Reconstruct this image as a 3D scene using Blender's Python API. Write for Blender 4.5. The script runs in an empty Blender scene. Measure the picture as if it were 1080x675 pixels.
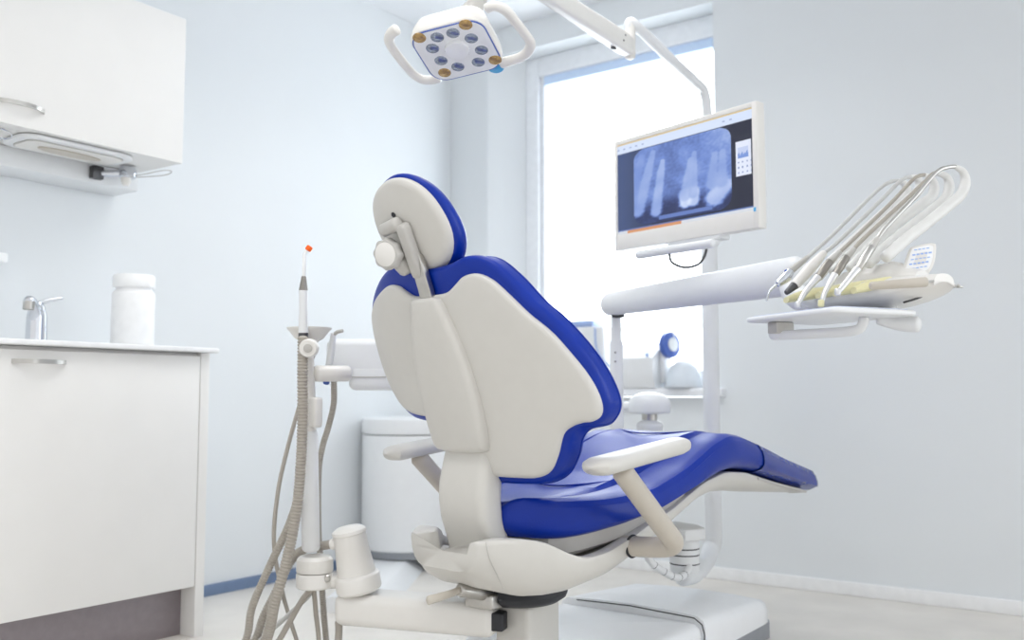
import bpy, bmesh, math, random
from mathutils import Vector, Matrix, noise as mnoise
random.seed(7)
scn = bpy.context.scene
COL = scn.collection
PI = math.pi

# ------------------------------------------------------------------ camera
FPX, YAW, PITCH, CAMH = 994.1, math.radians(-35.62), math.radians(4.546), 0.755
Fv = Vector((math.sin(YAW)*math.cos(PITCH), math.cos(YAW)*math.cos(PITCH), math.sin(PITCH)))
Rv = Vector((math.cos(YAW), -math.sin(YAW), 0.0))
Uv = Rv.cross(Fv)
EYE = Vector((0, 0, CAMH))
def ray(x, y): return Rv*((x-540)/FPX) + Uv*((337.5-y)/FPX) + Fv
def dep(x, y, t): return EYE + ray(x, y)*t                     # a survey point at a given distance
def at(x, y, ax, v):                                             # a survey point on an axis plane
    d = ray(x, y); i = 'xyz'.index(ax); return EYE + d*((v-EYE[i])/d[i])
def onplane(x, y, p0, n):
    d = ray(x, y); return EYE + d*((p0-EYE).dot(n)/d.dot(n))
cd = bpy.data.cameras.new('camera'); cam = bpy.data.objects.new('camera', cd); COL.objects.link(cam)
cam.location = EYE; cam.rotation_euler = (PI/2+PITCH, 0, -YAW)
cd.sensor_width = 36; cd.lens = 36*FPX/1080; cd.clip_start = 0.05
cd.dof.use_dof = True; cd.dof.focus_distance = 2.2; cd.dof.aperture_fstop = 2.4
scn.camera = cam

# ------------------------------------------------------------------ materials
def s2l(c): return tuple((v/255/12.92 if v/255 <= .04045 else ((v/255+.055)/1.055)**2.4) for v in c)
MATS = {}
def mat(name, rgb, rough=.45, metal=0., spec=.5, var=.03, scale=30., bump=0., coat=0., trans=0., alpha=1., bscale=None, sub=0.):
    m = bpy.data.materials.new(name); m.use_nodes = True
    nt = m.node_tree; b = nt.nodes['Principled BSDF']
    c = s2l(rgb)
    tc = nt.nodes.new('ShaderNodeTexCoord'); nz = nt.nodes.new('ShaderNodeTexNoise')
    nz.inputs['Scale'].default_value = scale; nz.inputs['Detail'].default_value = 4
    nt.links.new(tc.outputs['Object'], nz.inputs['Vector'])
    rp = nt.nodes.new('ShaderNodeValToRGB')
    rp.color_ramp.elements[0].position = .3; rp.color_ramp.elements[1].position = .7
    rp.color_ramp.elements[0].color = tuple(min(1, v*(1-var)) for v in c)+(1,)
    rp.color_ramp.elements[1].color = tuple(min(1, v*(1+var)) for v in c)+(1,)
    nt.links.new(nz.outputs['Fac'], rp.inputs['Fac']); nt.links.new(rp.outputs['Color'], b.inputs['Base Color'])
    b.inputs['Roughness'].default_value = rough; b.inputs['Metallic'].default_value = metal
    b.inputs['Specular IOR Level'].default_value = spec
    b.inputs['Coat Weight'].default_value = coat; b.inputs['Coat Roughness'].default_value = .15
    b.inputs['Transmission Weight'].default_value = trans; b.inputs['Alpha'].default_value = alpha
    if bump:
        n2 = nt.nodes.new('ShaderNodeTexNoise'); n2.inputs['Scale'].default_value = bscale or scale*4
        nt.links.new(tc.outputs['Object'], n2.inputs['Vector'])
        bp = nt.nodes.new('ShaderNodeBump'); bp.inputs['Strength'].default_value = bump; bp.inputs['Distance'].default_value = .004
        nt.links.new(n2.outputs['Fac'], bp.inputs['Height']); nt.links.new(bp.outputs['Normal'], b.inputs['Normal'])
    MATS[name] = m
    return m
WALL = mat('wall_paint', (227, 231, 234), .8, var=.008, scale=3, bump=.05, bscale=180)
CEIL = mat('ceiling_paint', (236, 238, 241), .85, var=.008, scale=3)
FLOORM = mat('floor_vinyl', (222, 218, 212), .38, var=.06, scale=5, bump=.04, bscale=60)
SKIRT_B = mat('skirting_blue_grey', (112, 132, 164), .5)
SKIRT_W = mat('skirting_white', (242, 243, 244), .45)
LAM = mat('cabinet_laminate', (229, 228, 226), .42, var=.01, scale=8)
TOP = mat('worktop_white', (236, 237, 238), .35)
KICK = mat('plinth_steel', (150, 142, 146), .38, metal=.55, var=.05, scale=40)
CHROME = mat('chrome', (215, 218, 224), .12, metal=1., var=.02)
STEEL = mat('brushed_steel', (190, 188, 184), .3, metal=1., var=.05, scale=60)
DKSTEEL = mat('dark_metal', (92, 92, 94), .35, metal=.9)
WPLAS = mat('white_plastic', (230, 228, 224), .32, var=.01, coat=.2)
SHELL = mat('shell_plastic', (207, 205, 200), .4, var=.01, coat=.1)
COOLW = mat('cool_white_plastic', (230, 232, 234), .35, var=.01, coat=.15)
BASEW = mat('base_white', (244, 246, 249), .3, var=.01, coat=.3)
GREYP = mat('light_grey_plastic', (190, 188, 184), .4, var=.02)
HPM = mat('satin_silver', (222, 222, 224), .32, metal=.8, var=.02)
GRIPM = mat('grip_metal', (150, 146, 140), .32, metal=.8)
BEIGE = mat('beige_plastic', (194, 187, 176), .42, var=.02)
BLUE = mat('blue_upholstery', (0, 44, 150), .36, spec=.32, var=.05, scale=14, bump=.10, bscale=260)
BLUE2 = mat('blue_vinyl_cover', (0, 44, 142), .22, spec=.6, var=.08, scale=10, bump=.5, bscale=26)
BLACK = mat('black_rubber', (38, 40, 46), .5)
GREYSK = mat('grey_skirt', (148, 152, 158), .5)
HOSE = mat('grey_hose', (172, 166, 157), .5, var=.04, scale=60)
HOSEL = mat('pale_hose', (200, 200, 199), .4)
TRANSL = mat('whip_translucent', (236, 236, 234), .3, trans=.15)
YEL = mat('yellow_silicone', (240, 234, 186), .35, trans=.1)
ORANGE = mat('orange_silicone', (250, 104, 20), .4)
AMBER = mat('amber_lens', (178, 146, 92), .2, metal=.4, var=.25, scale=160, coat=.6)
LENS = mat('lens_silver', (140, 150, 168), .22, metal=.6, var=.25, scale=160, coat=.6)
LAMPF = mat('lamp_face', (228, 230, 234), .18, coat=.5)
SKYB = mat('sky_blue_plastic', (84, 174, 226), .3)
PALEB = mat('pale_blue_rail', (206, 226, 255), .5)
TINT = mat('blue_tint_plastic', (70, 100, 180), .3)
JAR = mat('jar_plastic', (244, 245, 246), .35)
FRAME = mat('window_frame', (240, 243, 247), .35)
GLASS = mat('window_glass', (250, 252, 255), .0, trans=1.)
GLASS.node_tree.nodes['Principled BSDF'].inputs['IOR'].default_value = 1.02
CLEAR = mat('clear_plastic', (240, 246, 253), .3, trans=.35)
TINT_GLARE = mat('glare_washed_blue_plastic', (160, 182, 226), .35)  # blue tint paled: the window's bloom is put into the colour

# ------------------------------------------------------------------ mesh helpers
def cat(pts, sub=8, closed=False):
    P = [Vector(p) for p in pts]; n = len(P); out = []
    for i in range(n if closed else n-1):
        if closed: a, b, c, d = P[(i-1) % n], P[i], P[(i+1) % n], P[(i+2) % n]
        else: a, b, c, d = P[max(i-1, 0)], P[i], P[i+1], P[min(i+2, n-1)]
        for k in range(sub):
            t = k/sub
            out.append(.5*((2*b)+(c-a)*t+(2*a-5*b+4*c-d)*t*t+(3*b-a-3*c+d)*t**3))
    if not closed: out.append(P[-1].copy())
    return out
def loft(bm, rings, closed=True, caps=(True, True)):
    R = [[bm.verts.new(p) for p in r] for r in rings]
    n = len(R[0])
    for a, b in zip(R, R[1:]):
        for i in range(n if closed else n-1):
            j = (i+1) % n
            bm.faces.new((a[i], a[j], b[j], b[i]))
    for e, r, rev in ((caps[0], R[0], True), (caps[1], R[-1], False)):
        if e:
            c = bm.verts.new(sum((v.co for v in r), Vector())/n)
            for i in range(n):
                j = (i+1) % n
                bm.faces.new((c, r[j], r[i]) if rev else (c, r[i], r[j]))
    return R
def tube(bm, pts, r, n=14, sub=8, spline=True, flat=1.0, round_ends=True, corr=None):
    P = cat(pts, sub) if spline and len(pts) > 2 else [Vector(p) for p in pts]
    if corr:                                       # corrugated hose: resample at even steps, alternate the radius
        L = [0.]
        for a, b in zip(P, P[1:]): L.append(L[-1]+(b-a).length)
        N = int(L[-1]/(corr/4)); Q = []; k = 0
        for i in range(N+1):
            s = L[-1]*i/N
            while k < len(L)-2 and L[k+1] < s: k += 1
            f = (s-L[k])/max(L[k+1]-L[k], 1e-9); Q.append(P[k].lerp(P[k+1], f))
        P = Q
    m = len(P)
    if isinstance(r, (int, float)): rad = [r]*m
    else:
        rad = []
        for i in range(m):
            x = i/(m-1)*(len(r)-1); k = min(int(x), len(r)-2); rad.append(r[k]+(r[k+1]-r[k])*(x-k))
    if corr: rad = [q*(1+.09*(1 if i % 4 in (0, 1) else -1)) for i, q in enumerate(rad)]
    T = []
    for i in range(m):
        d = P[min(i+1, m-1)]-P[max(i-1, 0)]; T.append(d.normalized())
    ref = Vector((0, 0, 1)) if abs(T[0].z) < .9 else Vector((1, 0, 0))
    N_ = (ref-T[0]*ref.dot(T[0])).normalized(); rings = []
    for i in range(m):
        N_ = (N_-T[i]*N_.dot(T[i])).normalized(); B = T[i].cross(N_)
        rings.append((P[i], N_.copy(), B, rad[i], T[i]))
    out = []
    def ring(p, a, b, q): return [p+a*(math.cos(2*PI*k/n)*q)+b*(math.sin(2*PI*k/n)*q*flat) for k in range(n)]
    if round_ends:
        p, a, b, q, t = rings[0]
        for f in (.3, .6, .85): out.append(ring(p-t*q*.5*math.sqrt(1-f*f)*1.0, a, b, q*f))
    for p, a, b, q, t in rings: out.append(ring(p, a, b, q))
    if round_ends:
        p, a, b, q, t = rings[-1]
        for f in (.85, .6, .3): out.append(ring(p+t*q*.5*math.sqrt(1-f*f), a, b, q*f))
    loft(bm, out)
def lathe(bm, prof, M=Matrix(), n=36):
    rings = [[M @ Vector((r*math.cos(2*PI*k/n), r*math.sin(2*PI*k/n), z)) for k in range(n)] for r, z in prof]
    loft(bm, rings)
def axisM(p, d):
    return Matrix.Translation(p) @ Vector((0, 0, 1)).rotation_difference(Vector(d).normalized()).to_matrix().to_4x4()
def rbox(bm, c, s, b=.005, M=Matrix(), seg=3):
    t = bmesh.new(); bmesh.ops.create_cube(t, size=1)
    for v in t.verts: v.co = Vector((v.co.x*s[0], v.co.y*s[1], v.co.z*s[2]))
    if b: bmesh.ops.bevel(t, geom=t.edges[:], offset=min(b, min(s)*.49), segments=seg, profile=.5, affect='EDGES')
    X = M @ Matrix.Translation(c); t.transform(X)
    me = bpy.data.meshes.new('t'); t.to_mesh(me); t.free(); bm.from_mesh(me); bpy.data.meshes.remove(me)
def box2(bm, lo, hi, b=.004, M=Matrix(), seg=3):
    rbox(bm, [(a+c)/2 for a, c in zip(lo, hi)], [c-a for a, c in zip(lo, hi)], b, M, seg)
def rrect(w, h, r, k=6):
    out = []
    for cx, cy, a0 in ((w/2-r, h/2-r, 0), (-w/2+r, h/2-r, 90), (-w/2+r, -h/2+r, 180), (w/2-r, -h/2+r, 270)):
        for i in range(k+1):
            a = math.radians(a0+90*i/k); out.append((cx+r*math.cos(a), cy+r*math.sin(a)))
    return out
def slab(bm, outline, M, h, b=.004, dome=0.):
    """closed outline (x,y) raised to height h with a rounded rim, in frame M"""
    n = len(outline); cx = sum(p[0] for p in outline)/n; cy = sum(p[1] for p in outline)/n
    def ins(d):
        o = []
        for i in range(n):
            a, c = outline[i-1], outline[(i+1) % n]; dx, dy = c[0]-a[0], c[1]-a[1]; l = math.hypot(dx, dy) or 1
            o.append((outline[i][0]-dy/l*d, outline[i][1]+dx/l*d))
        return o
    area = sum(outline[i][0]*outline[(i+1) % n][1]-outline[(i+1) % n][0]*outline[i][1] for i in range(n))
    sg = 1 if area > 0 else -1
    rings = []
    for k in range(4): a = k/3*PI/2; rings.append([(x, y, b-b*math.sin(a)) for x, y in ins(sg*(b-b*math.cos(a+0) if 0 else b*(1-math.sin(PI/2-a))))][:])
    rings = [[(x, y, b*(1-math.sin(a))) for x, y in ins(sg*b*(1-math.cos(a)))] for a in (PI/2, PI/3, PI/6, 0)]
    rings += [[(x, y, h-b+b*math.sin(a)) for x, y in ins(sg*b*(1-math.cos(a)))] for a in (0, PI/6, PI/3, PI/2)]
    base = ins(sg*b)
    for f in (.8, .55, .3, .1):
        rings.append([(cx+(x-cx)*f, cy+(y-cy)*f, h+dome*(1-f*f)) for x, y in base])
    loft(bm, [[M @ Vector(p) for p in r] for r in rings])

INV = {}
def link(name, o, label=None, cat_=None, group=None, kind=None):
    COL.objects.link(o)
    if label: o['label'] = label
    if cat_: o['category'] = cat_
    if group: o['group'] = group
    if kind: o['kind'] = kind
    return o
def thing(name, label, cat_, loc=(0, 0, 0), rz=0., group=None):
    o = bpy.data.objects.new(name, None); o.empty_display_size = .1
    o.location = loc; o.rotation_euler = (0, 0, rz)
    INV[o] = (Matrix.Translation(loc) @ Matrix.Rotation(rz, 4, 'Z')).inverted()
    return link(name, o, label, cat_, group)
def obj(name, bm, m, parent=None, label=None, cat_=None, group=None, kind=None, origin=None, sharp=38):
    """geometry in bm is in world space; it becomes ONE object"""
    bmesh.ops.recalc_face_normals(bm, faces=bm.faces[:])
    me = bpy.data.meshes.new(name)
    X = INV[parent] if parent else (Matrix.Translation(-Vector(origin)) if origin else Matrix())
    bm.transform(X); bm.to_mesh(me); bm.free()
    me.shade_smooth(); me.set_sharp_from_angle(angle=math.radians(sharp))
    me.materials.append(m)
    o = bpy.data.objects.new(name, me)
    if parent: o.parent = parent
    elif origin: o.location = origin
    INV[o] = X
    return link(name, o, label, cat_, group, kind)
def B(): return bmesh.new()

# ------------------------------------------------------------------ room
XL, YB, ZC = -3.043, 3.705, 2.587
NX0, NX1, NZ1, SZ = -2.803, -1.592, 2.445, .745            # window niche
WY = 3.83                                                   # plane of the window frame
b = B(); box2(b, (XL-.15, -1.6, -.08), (2.4, YB+.5, 0), 0); obj('floor', b, FLOORM, kind='structure')
b = B(); box2(b, (XL-.15, -1.6, ZC), (2.4, YB+.5, ZC+.1), 0); obj('ceiling', b, CEIL, kind='structure')
b = B(); box2(b, (XL-.15, -1.6, 0), (XL, YB+.5, ZC), 0); obj('wall_left', b, WALL, kind='structure')
b = B()
box2(b, (XL, YB, 0), (NX0, YB+.45, ZC), 0)
box2(b, (NX1, YB, 0), (2.4, YB+.45, ZC), 0)
box2(b, (NX0, YB, 0), (NX1, YB+.45, SZ), 0)
box2(b, (NX0, YB, NZ1), (NX1, YB+.45, ZC), 0)
def quad(bm, *p): bm.faces.new([bm.verts.new(q) for q in p])
loft(b, [[Vector((NX0, YB+.001, z)), Vector((NX0+.145, WY, z)), Vector((NX0+.145, WY+.1, z)), Vector((NX0-.01, WY+.1, z))] for z in (SZ, NZ1)])   # splayed plaster reveal
obj('wall_back', b, WALL, kind='structure')
b = B(); box2(b, (XL, -1.6, 0), (XL+.012, YB, .042), .002); obj('baseboard_left', b, SKIRT_B, kind='structure')
b = B(); box2(b, (XL+.012, YB-.014, 0), (2.4, YB, .05), .003); obj('baseboard_back', b, SKIRT_W, kind='structure')
# window
win = thing('window_1', 'white framed window behind the monitor with daylight outside', 'window', (-2.1, WY, SZ)); win['kind'] = 'structure'; del win['category']
b = B()
x0, x1, z0, z1 = NX0+.145, NX1, SZ+.04, NZ1
for lo, hi in (((x0, WY, z0), (x0+.075, WY+.07, z1)), ((x1-.03, WY, z0), (x1, WY+.07, z1)), ((x0+.0752, WY, z1-.10), (x1-.0302, WY+.07, z1)), ((x0+.0752, WY, z0), (x1-.0302, WY+.07, z0+.05))):
    box2(b, lo, hi, .006)
obj('window_frame', b, FRAME, win)
b = B()
for lo, hi in (((x0+.0752, WY+.02, z0+.0502), (x0+.1, WY+.06, z1-.1002)), ((x1-.06, WY+.02, z0+.0502), (x1-.0302, WY+.06, z1-.1002)), ((x0+.1002, WY+.02, z0+.0502), (x1-.0602, WY+.06, z0+.08))):
    box2(b, lo, hi, .004)
obj('window_sash', b, FRAME, win)
b = B(); box2(b, (x0+.101, WY+.012, z1-.145), (x1-.061, WY+.06, z1-.1005), .003); obj('blind_rail', b, PALEB, win, label='pale blue blind rail')
b = B(); box2(b, (x0+.09, WY+.038, z0+.06), (x1-.04, WY+.042, z1-.12), 0); obj('window_pane', b, GLASS, win)
b = B(); box2(b, (NX0-.03, YB-.05, SZ+.003), (NX1+.03, WY+.001, SZ+.04), .006); obj('trim_1', b, FRAME, kind='structure', label='white window sill board')

# ------------------------------------------------------------------ wall cabinet and what hangs under it
CX = -2.66
t = thing('wall_cabinet', 'white wall cabinet at top left with a bow handle', 'cabinet', (XL, 1.2, 1.516))
b = B(); box2(b, (XL+.002, .35, 1.516), (CX-.02, 1.85, 2.003), .002); obj('body', b, LAM, t)
def bow_handle(bm, x, y0, y1, z, out=.028, hh=.006):
    n = 24; rings = []
    for i in range(n+1):
        f = i/n; y = y0+(y1-y0)*f; o = out*(1-abs(2*f-1)**2.6); tx = .0022
        d = x+.002+o
        rings.append([Vector((d-tx, y, z-hh)), Vector((d+tx, y, z-hh)), Vector((d+tx, y, z+hh)), Vector((d-tx, y, z+hh))])
    loft(bm, rings)
for y0, y1, hy in ((1.0, 1.85, 1.31), (.35, .997, .66)):
    b = B(); box2(b, (CX-.019, y0+.001, 1.514), (CX, y1, 2.003), .002); d = obj('door', b, LAM, t)
    b = B(); bow_handle(b, CX, hy-.075, hy+.075, 1.572); obj('handle', b, STEEL, d, label='brushed steel bow handle')
b = B(); box2(b, (XL+.002, .5, 1.45), (-2.9, 1.845, 1.5145), .004)
obj('dispenser_housing', b, COOLW, label='long white box strip fixed to the wall below the wall cabinet', cat_='box', origin=(-2.97, 1.2, 1.45))
# oval lamp flush under the cabinet
M = Matrix.Translation((-2.775, 1.53, 1.5135)) @ Matrix.Rotation(PI, 4, 'X')
t = thing('under_cabinet_lamp', 'white rounded lamp panel under the wall cabinet with an oval opening', 'lamp', (-2.775, 1.53, 1.49))
b = B(); slab(b, rrect(.17, .36, .05), M, .012, .004); obj('housing', b, COOLW, t)
b = B(); slab(b, rrect(.13, .31, .035), M @ Matrix.Translation((0, 0, .0122)), .003, .001); obj('bezel', b, GREYP, t, label='grey rim line')
b = B(); slab(b, rrect(.122, .302, .033), M @ Matrix.Translation((0, 0, .0126)), .0034, .001); obj('cover', b, WPLAS, t)
b = B(); slab(b, [(.03*math.cos(a), .1*math.sin(a)) for a in [2*PI*i/32 for i in range(32)]], M @ Matrix.Translation((0, 0, .0158)), .004, .0015); obj('diffuser', b, BEIGE, t, label='oval cream diffuser')
# wire lever valve
t = thing('soap_dispenser', 'chrome dispenser valve with a thin wire lever under the wall cabinet', 'dispenser', (-2.86, 1.74, 1.47))
b = B(); box2(b, (-2.9, 1.665, 1.462), (-2.875, 1.705, 1.505), .004); obj('bracket', b, DKSTEEL, t, label='dark mounting bracket')
b = B(); tube(b, [(-2.885, 1.70, 1.483), (-2.85, 1.745, 1.488), (-2.835, 1.765, 1.49)], .012, spline=False); lathe(b, [(.001, 0), (.024, .001), (.028, .006), (.028, .032), (.024, .038), (.001, .039)], Matrix.Translation((-2.838, 1.765, 1.472)), 24); obj('valve', b, CHROME, t)
b = B(); lathe(b, [(.001, 0), (.010, 0), (.016, .012), (.016, .028), (.001, .03)], Matrix.Translation((-2.838, 1.76, 1.447)), 20); obj('nozzle', b, WPLAS, t, label='white nozzle')
b = B(); tube(b, [(-2.838, 1.785, 1.484), (-2.80, 1.81, 1.492), (-2.76, 1.84, 1.503), (-2.745, 1.862, 1.505), (-2.75, 1.868, 1.499), (-2.775, 1.85, 1.49), (-2.838, 1.785, 1.48)], .0016, n=8); obj('lever', b, STEEL, t, label='bent steel wire lever')
t = thing('wire_hook', 'small chrome wire ring hanging under the wall cabinet at far left', 'hook', (-2.8, 1.30, 1.48))
b = B(); tube(b, [Vector((-2.72, 1.29+.035*math.cos(a), 1.498+.014*math.sin(a))) for a in [2*PI*i/16 for i in range(17)]], .0022, n=8); obj('ring', b, CHROME, t)
b = B(); tube(b, [(-2.72, 1.25, 1.5), (-2.72, 1.24, 1.516)], .003, n=8, spline=False); obj('stem', b, CHROME, t)

# ------------------------------------------------------------------ base cabinet
LX = -2.56
t = thing('base_cabinet', 'white base cabinet on the left with a recessed steel plinth', 'cabinet', (-2.8, 1.2, 0))
b = B(); box2(b, (XL+.014, .35, .157), (LX-.02, 1.868, .888), .001); obj('body', b, LAM, t)
b = B(); box2(b, (XL+.014, 1.869, 0), (LX, 1.902, .889), .0015); obj('side_panel', b, LAM, t)
for y0, y1, hy in ((.98, 1.866, 1.347), (.35, .977, .65)):
    b = B(); box2(b, (LX-.019, y0, .157), (LX, y1, .878), .0015); d = obj('door', b, LAM, t)
    b = B(); bow_handle(b, LX, hy-.075, hy+.075, .846); obj('handle', b, STEEL, d, label='brushed steel bow handle')
b = B(); box2(b, (LX-.09, .35, 0), (LX-.07, 1.868, .156), .001); obj('plinth', b, KICK, t, label='recessed grey steel plinth')
b = B(); box2(b, (XL+.003, .35, .8895), (LX+.03, 1.917, .905), .004)
obj('worktop', b, TOP, label='thin white worktop lying on the base cabinet', cat_='worktop', origin=(-2.8, 1.2, .8895))
# faucet
f0 = Vector((-2.86, 1.492, .905))
t = thing('faucet', 'chrome mixer tap with a lever on the white worktop', 'tap', f0)
b = B(); lathe(b, [(.001, 0), (.032, 0), (.033, .004), (.031, .012), (.029, .09), (.026, .105), (.001, .108)], Matrix.Translation(f0), 32); obj('body', b, CHROME, t)
b = B(); tube(b, [f0+Vector((.0, -.005, .05)), f0+Vector((.012, -.014, .10)), f0+Vector((.028, -.032, .128)), f0+Vector((.042, -.048, .132))], [.02, .018, .0165, .016], n=18); obj('spout', b, CHROME, t)
b = B(); lathe(b, [(.001, 0), (.014, 0), (.0165, .003), (.0165, .026), (.001, .027)], Matrix.Translation(f0+Vector((.041, -.047, .104))), 24); obj('aerator', b, STEEL, t)
b = B(); lathe(b, [(.001, 0), (.022, 0), (.023, .01), (.016, .026), (.001, .03)], Matrix.Translation(f0+Vector((0, 0, .106))), 24); tube(b, [f0+Vector((0, .0, .128)), f0+Vector((.015, .03, .142)), f0+Vector((.03, .062, .15))], [.008, .006, .005], n=12, flat=.6); obj('lever', b, CHROME, t)
# jar
j0 = Vector((-2.72, 1.727, .905))
t = thing('jar', 'tall white plastic jar with a screw lid on the worktop', 'jar', j0)
b = B(); lathe(b, [(.001, 0), (.062, 0), (.065, .004), (.065, .165), (.063, .173), (.054, .182), (.053, .192), (.001, .193)], Matrix.Translation(j0), 48); obj('body', b, JAR, t)
b = B(); prof = [(.001, 0), (.062, 0), (.064, .003), (.064, .036), (.06, .042), (.001, .044)]; lathe(b, prof, Matrix.Translation(j0+Vector((0, 0, .188))), 48); obj('lid', b, JAR, t)
# little wall dispenser at the very left edge
b = B(); box2(b, (XL+.002, 1.36, 1.165), (XL+.075, 1.452, 1.195), .006)
obj('wall_shelf', b, JAR, label='small white ledge on the wall above the tap at the left edge', cat_='shelf', origin=(XL, 1.4, 1.165))

# ------------------------------------------------------------------ round bin, floor duct
bc = dep(430, 500, 4.2); bc.z = 0
t = thing('waste_bin', 'tall white round bin standing by the left wall behind the chair', 'bin', bc)
T = Matrix.Translation(bc)
b = B(); lathe(b, [(.001, .089), (.195, .089), (.2, .094), (.202, .575), (.2, .58), (.001, .58)], T, 64); obj('body', b, COOLW, t)
b = B(); lathe(b, [(.001, .584), (.2, .584), (.204, .588), (.205, .64), (.2, .65), (.17, .656), (.001, .66)], T, 64); obj('lid', b, COOLW, t)
b = B(); lathe(b, [(.001, .578), (.197, .578), (.197, .586), (.001, .586)], T, 48); obj('seam_ring', b, BLACK, t, label='dark seam under the lid')
b = B(); lathe(b, [(.001, .058), (.19, .058), (.192, .062), (.192, .09), (.001, .09)], T, 64); obj('base_ring', b, GREYSK, t, label='dark grey base ring')
for k in range(3):
    a = 2*PI*k/3+.5
    b = B(); lathe(b, [(.001, 0), (.02, 0), (.02, .058), (.001, .059)], T @ Matrix.Translation((.14*math.cos(a), .14*math.sin(a), 0)), 16); obj('foot', b, BLACK, t)
# sloped white duct cover on the floor
A, C_ = at(427, 625, 'z', 0), at(446, 602, 'z', 0)
dv = (C_-A); dv.z = 0; dv.normalize(); nv = Vector((-dv.y, dv.x, 0))
b = B(); P0 = A-dv*.35; P1 = C_+dv*.02
loft(b, [[p, p+nv*.055+Vector((0, 0, .05)), p+nv*.062+Vector((0, 0, .054)), p+nv*.2+Vector((0, 0, .054)), p+nv*.215+Vector((0, 0, .05)), p+nv*.25] for p in (P0, P0+dv*.005, P1)])
obj('cable_duct', b, COOLW, label='low white cable cover on the floor running towards the round bin', cat_='cable cover', origin=(P0+P1)/2)

# ------------------------------------------------------------------ things on the window sill
SH = SZ+.0405
def sealer():
    o = Vector((-1.93, 3.72, SH))
    t = thing('sterilizer', 'white bench machine with a blue knob on the window sill', 'machine', o)
    def q(dx, dy, dz): return o+Vector((dx, dy, dz))
    b = B(); loft(b, [[q(x, -.07, 0), q(x, .08, 0), q(x, .08, .2), q(x, .04, .2), q(x, -.085, .13), q(x, -.09, .06)] for x in (-.14, -.137, .065, .068)]); obj('housing', b, COOLW, t, sharp=25)
    b = B(); box2(b, q(.068, -.02, .02), q(.09, .06, .21), .008); obj('side_bracket', b, COOLW, t)
    b = B(); lathe(b, [(.001, 0), (.055, 0), (.058, .006), (.056, .026), (.035, .03), (.001, .03)], axisM(q(.09, .01, .185), (1, -.25, .05)), 32); k = obj('knob', b, TINT, t, label='blue round knob')
    b = B(); lathe(b, [(.001, 0), (.03, 0), (.03, .006), (.001, .008)], axisM(q(.119, .004, .187), (1, -.25, .05)), 24); obj('knob_cap', b, COOLW, k)
    b = B(); box2(b, q(-.13, -.098, .085), q(-.085, -.08, .135), .004); obj('socket', b, TINT_GLARE, t, label='dark blue socket')
    b = B(); rbox(b, q(-.035, -.0, .205), (.14, .012, .008), .003, Matrix()); obj('hinge', b, TINT_GLARE, t, label='blue grey hinge bar')
    b = B(); lathe(b, [(.001, 0), (.008, 0), (.008, .006), (.001, .007)], axisM(q(.04, -.08, .14), (0, -1, .3)), 16); obj('button', b, TINT_GLARE, t)
    b = B(); tube(b, [q(.07, .03, .21), q(.03, .05, .27), q(-.06, .05, .29), q(-.1, .04, .27), q(-.03, .0, .262), q(.07, .0, .275), q(.13, .0, .23), q(.11, .0, .2)], .004, n=8); obj('cord', b, CLEAR, t, label='pale looped cord')
sealer()
o = Vector((-2.27, 3.735, SH))
t = thing('supply_box', 'pale box with a cord at the left end of the window sill', 'box', o)
b = B(); rbox(b, o+Vector((0, 0, .14)), (.28, .12, .28), .012); obj('body', b, COOLW, t)
b = B(); rbox(b, o+Vector((-.02, 0, .295)), (.2, .1, .03), .008); obj('lid', b, TINT_GLARE, t, label='greyish blue lid')
b = B(); tube(b, [o+Vector((.1, -.063, .27)), o+Vector((.11, -.068, .18)), o+Vector((.15, -.07, .12)), o+Vector((.19, -.06, .08)), o+Vector((.2, -.06, .01))], .004, n=8); obj('cord', b, TINT_GLARE, t)
o = Vector((-1.755, 3.71, SH))
t = thing('plastic_tray', 'clear plastic domed cover at the right end of the window sill', 'tray', o)
b = B(); lathe(b, [(.075, .0), (.075, .03), (.06, .085), (.03, .112), (.001, .118)], Matrix.Translation(o), 32); obj('dome', b, CLEAR, t)
b = B(); lathe(b, [(.001, 0), (.085, 0), (.085, .012), (.001, .014)], Matrix.Translation(o), 32); obj('base', b, CLEAR, t)

# ================================================================== dental chair
UO = Vector((-1.333, 1.70, 0)); TH = math.radians(8)
MU = Matrix.Translation(UO) @ Matrix.Rotation(-TH, 4, 'Z')
def L(u, v, z): return MU @ Vector((u, v, z))
chair = thing('dental_chair', 'blue and white dental chair in the middle of the room seen from behind', 'dental chair', UO, -TH)
def mirror_outline(half, sub=6):
    """half: (u,z) from top centre round the right side to bottom centre"""
    pts = [Vector((u, z, 0)) for u, z in half]
    right = cat(pts, sub)
    left = [Vector((-p.x, p.y, 0)) for p in reversed(right)][1:-1]
    return [(p.x, p.y) for p in right+left]
def left_side(o, fn):
    return [(fn(u, z), z) if u < 0 else (u, z) for u, z in o]
def inset(o, d):
    n = len(o); out = []
    for i in range(n):
        a, c = o[i-1], o[(i+1) % n]; dx, dy = c[0]-a[0], c[1]-a[1]; l = math.hypot(dx, dy) or 1
        out.append((o[i][0]+dy/l*d, o[i][1]-dx/l*d))        # outline runs clockwise
    return out
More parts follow.
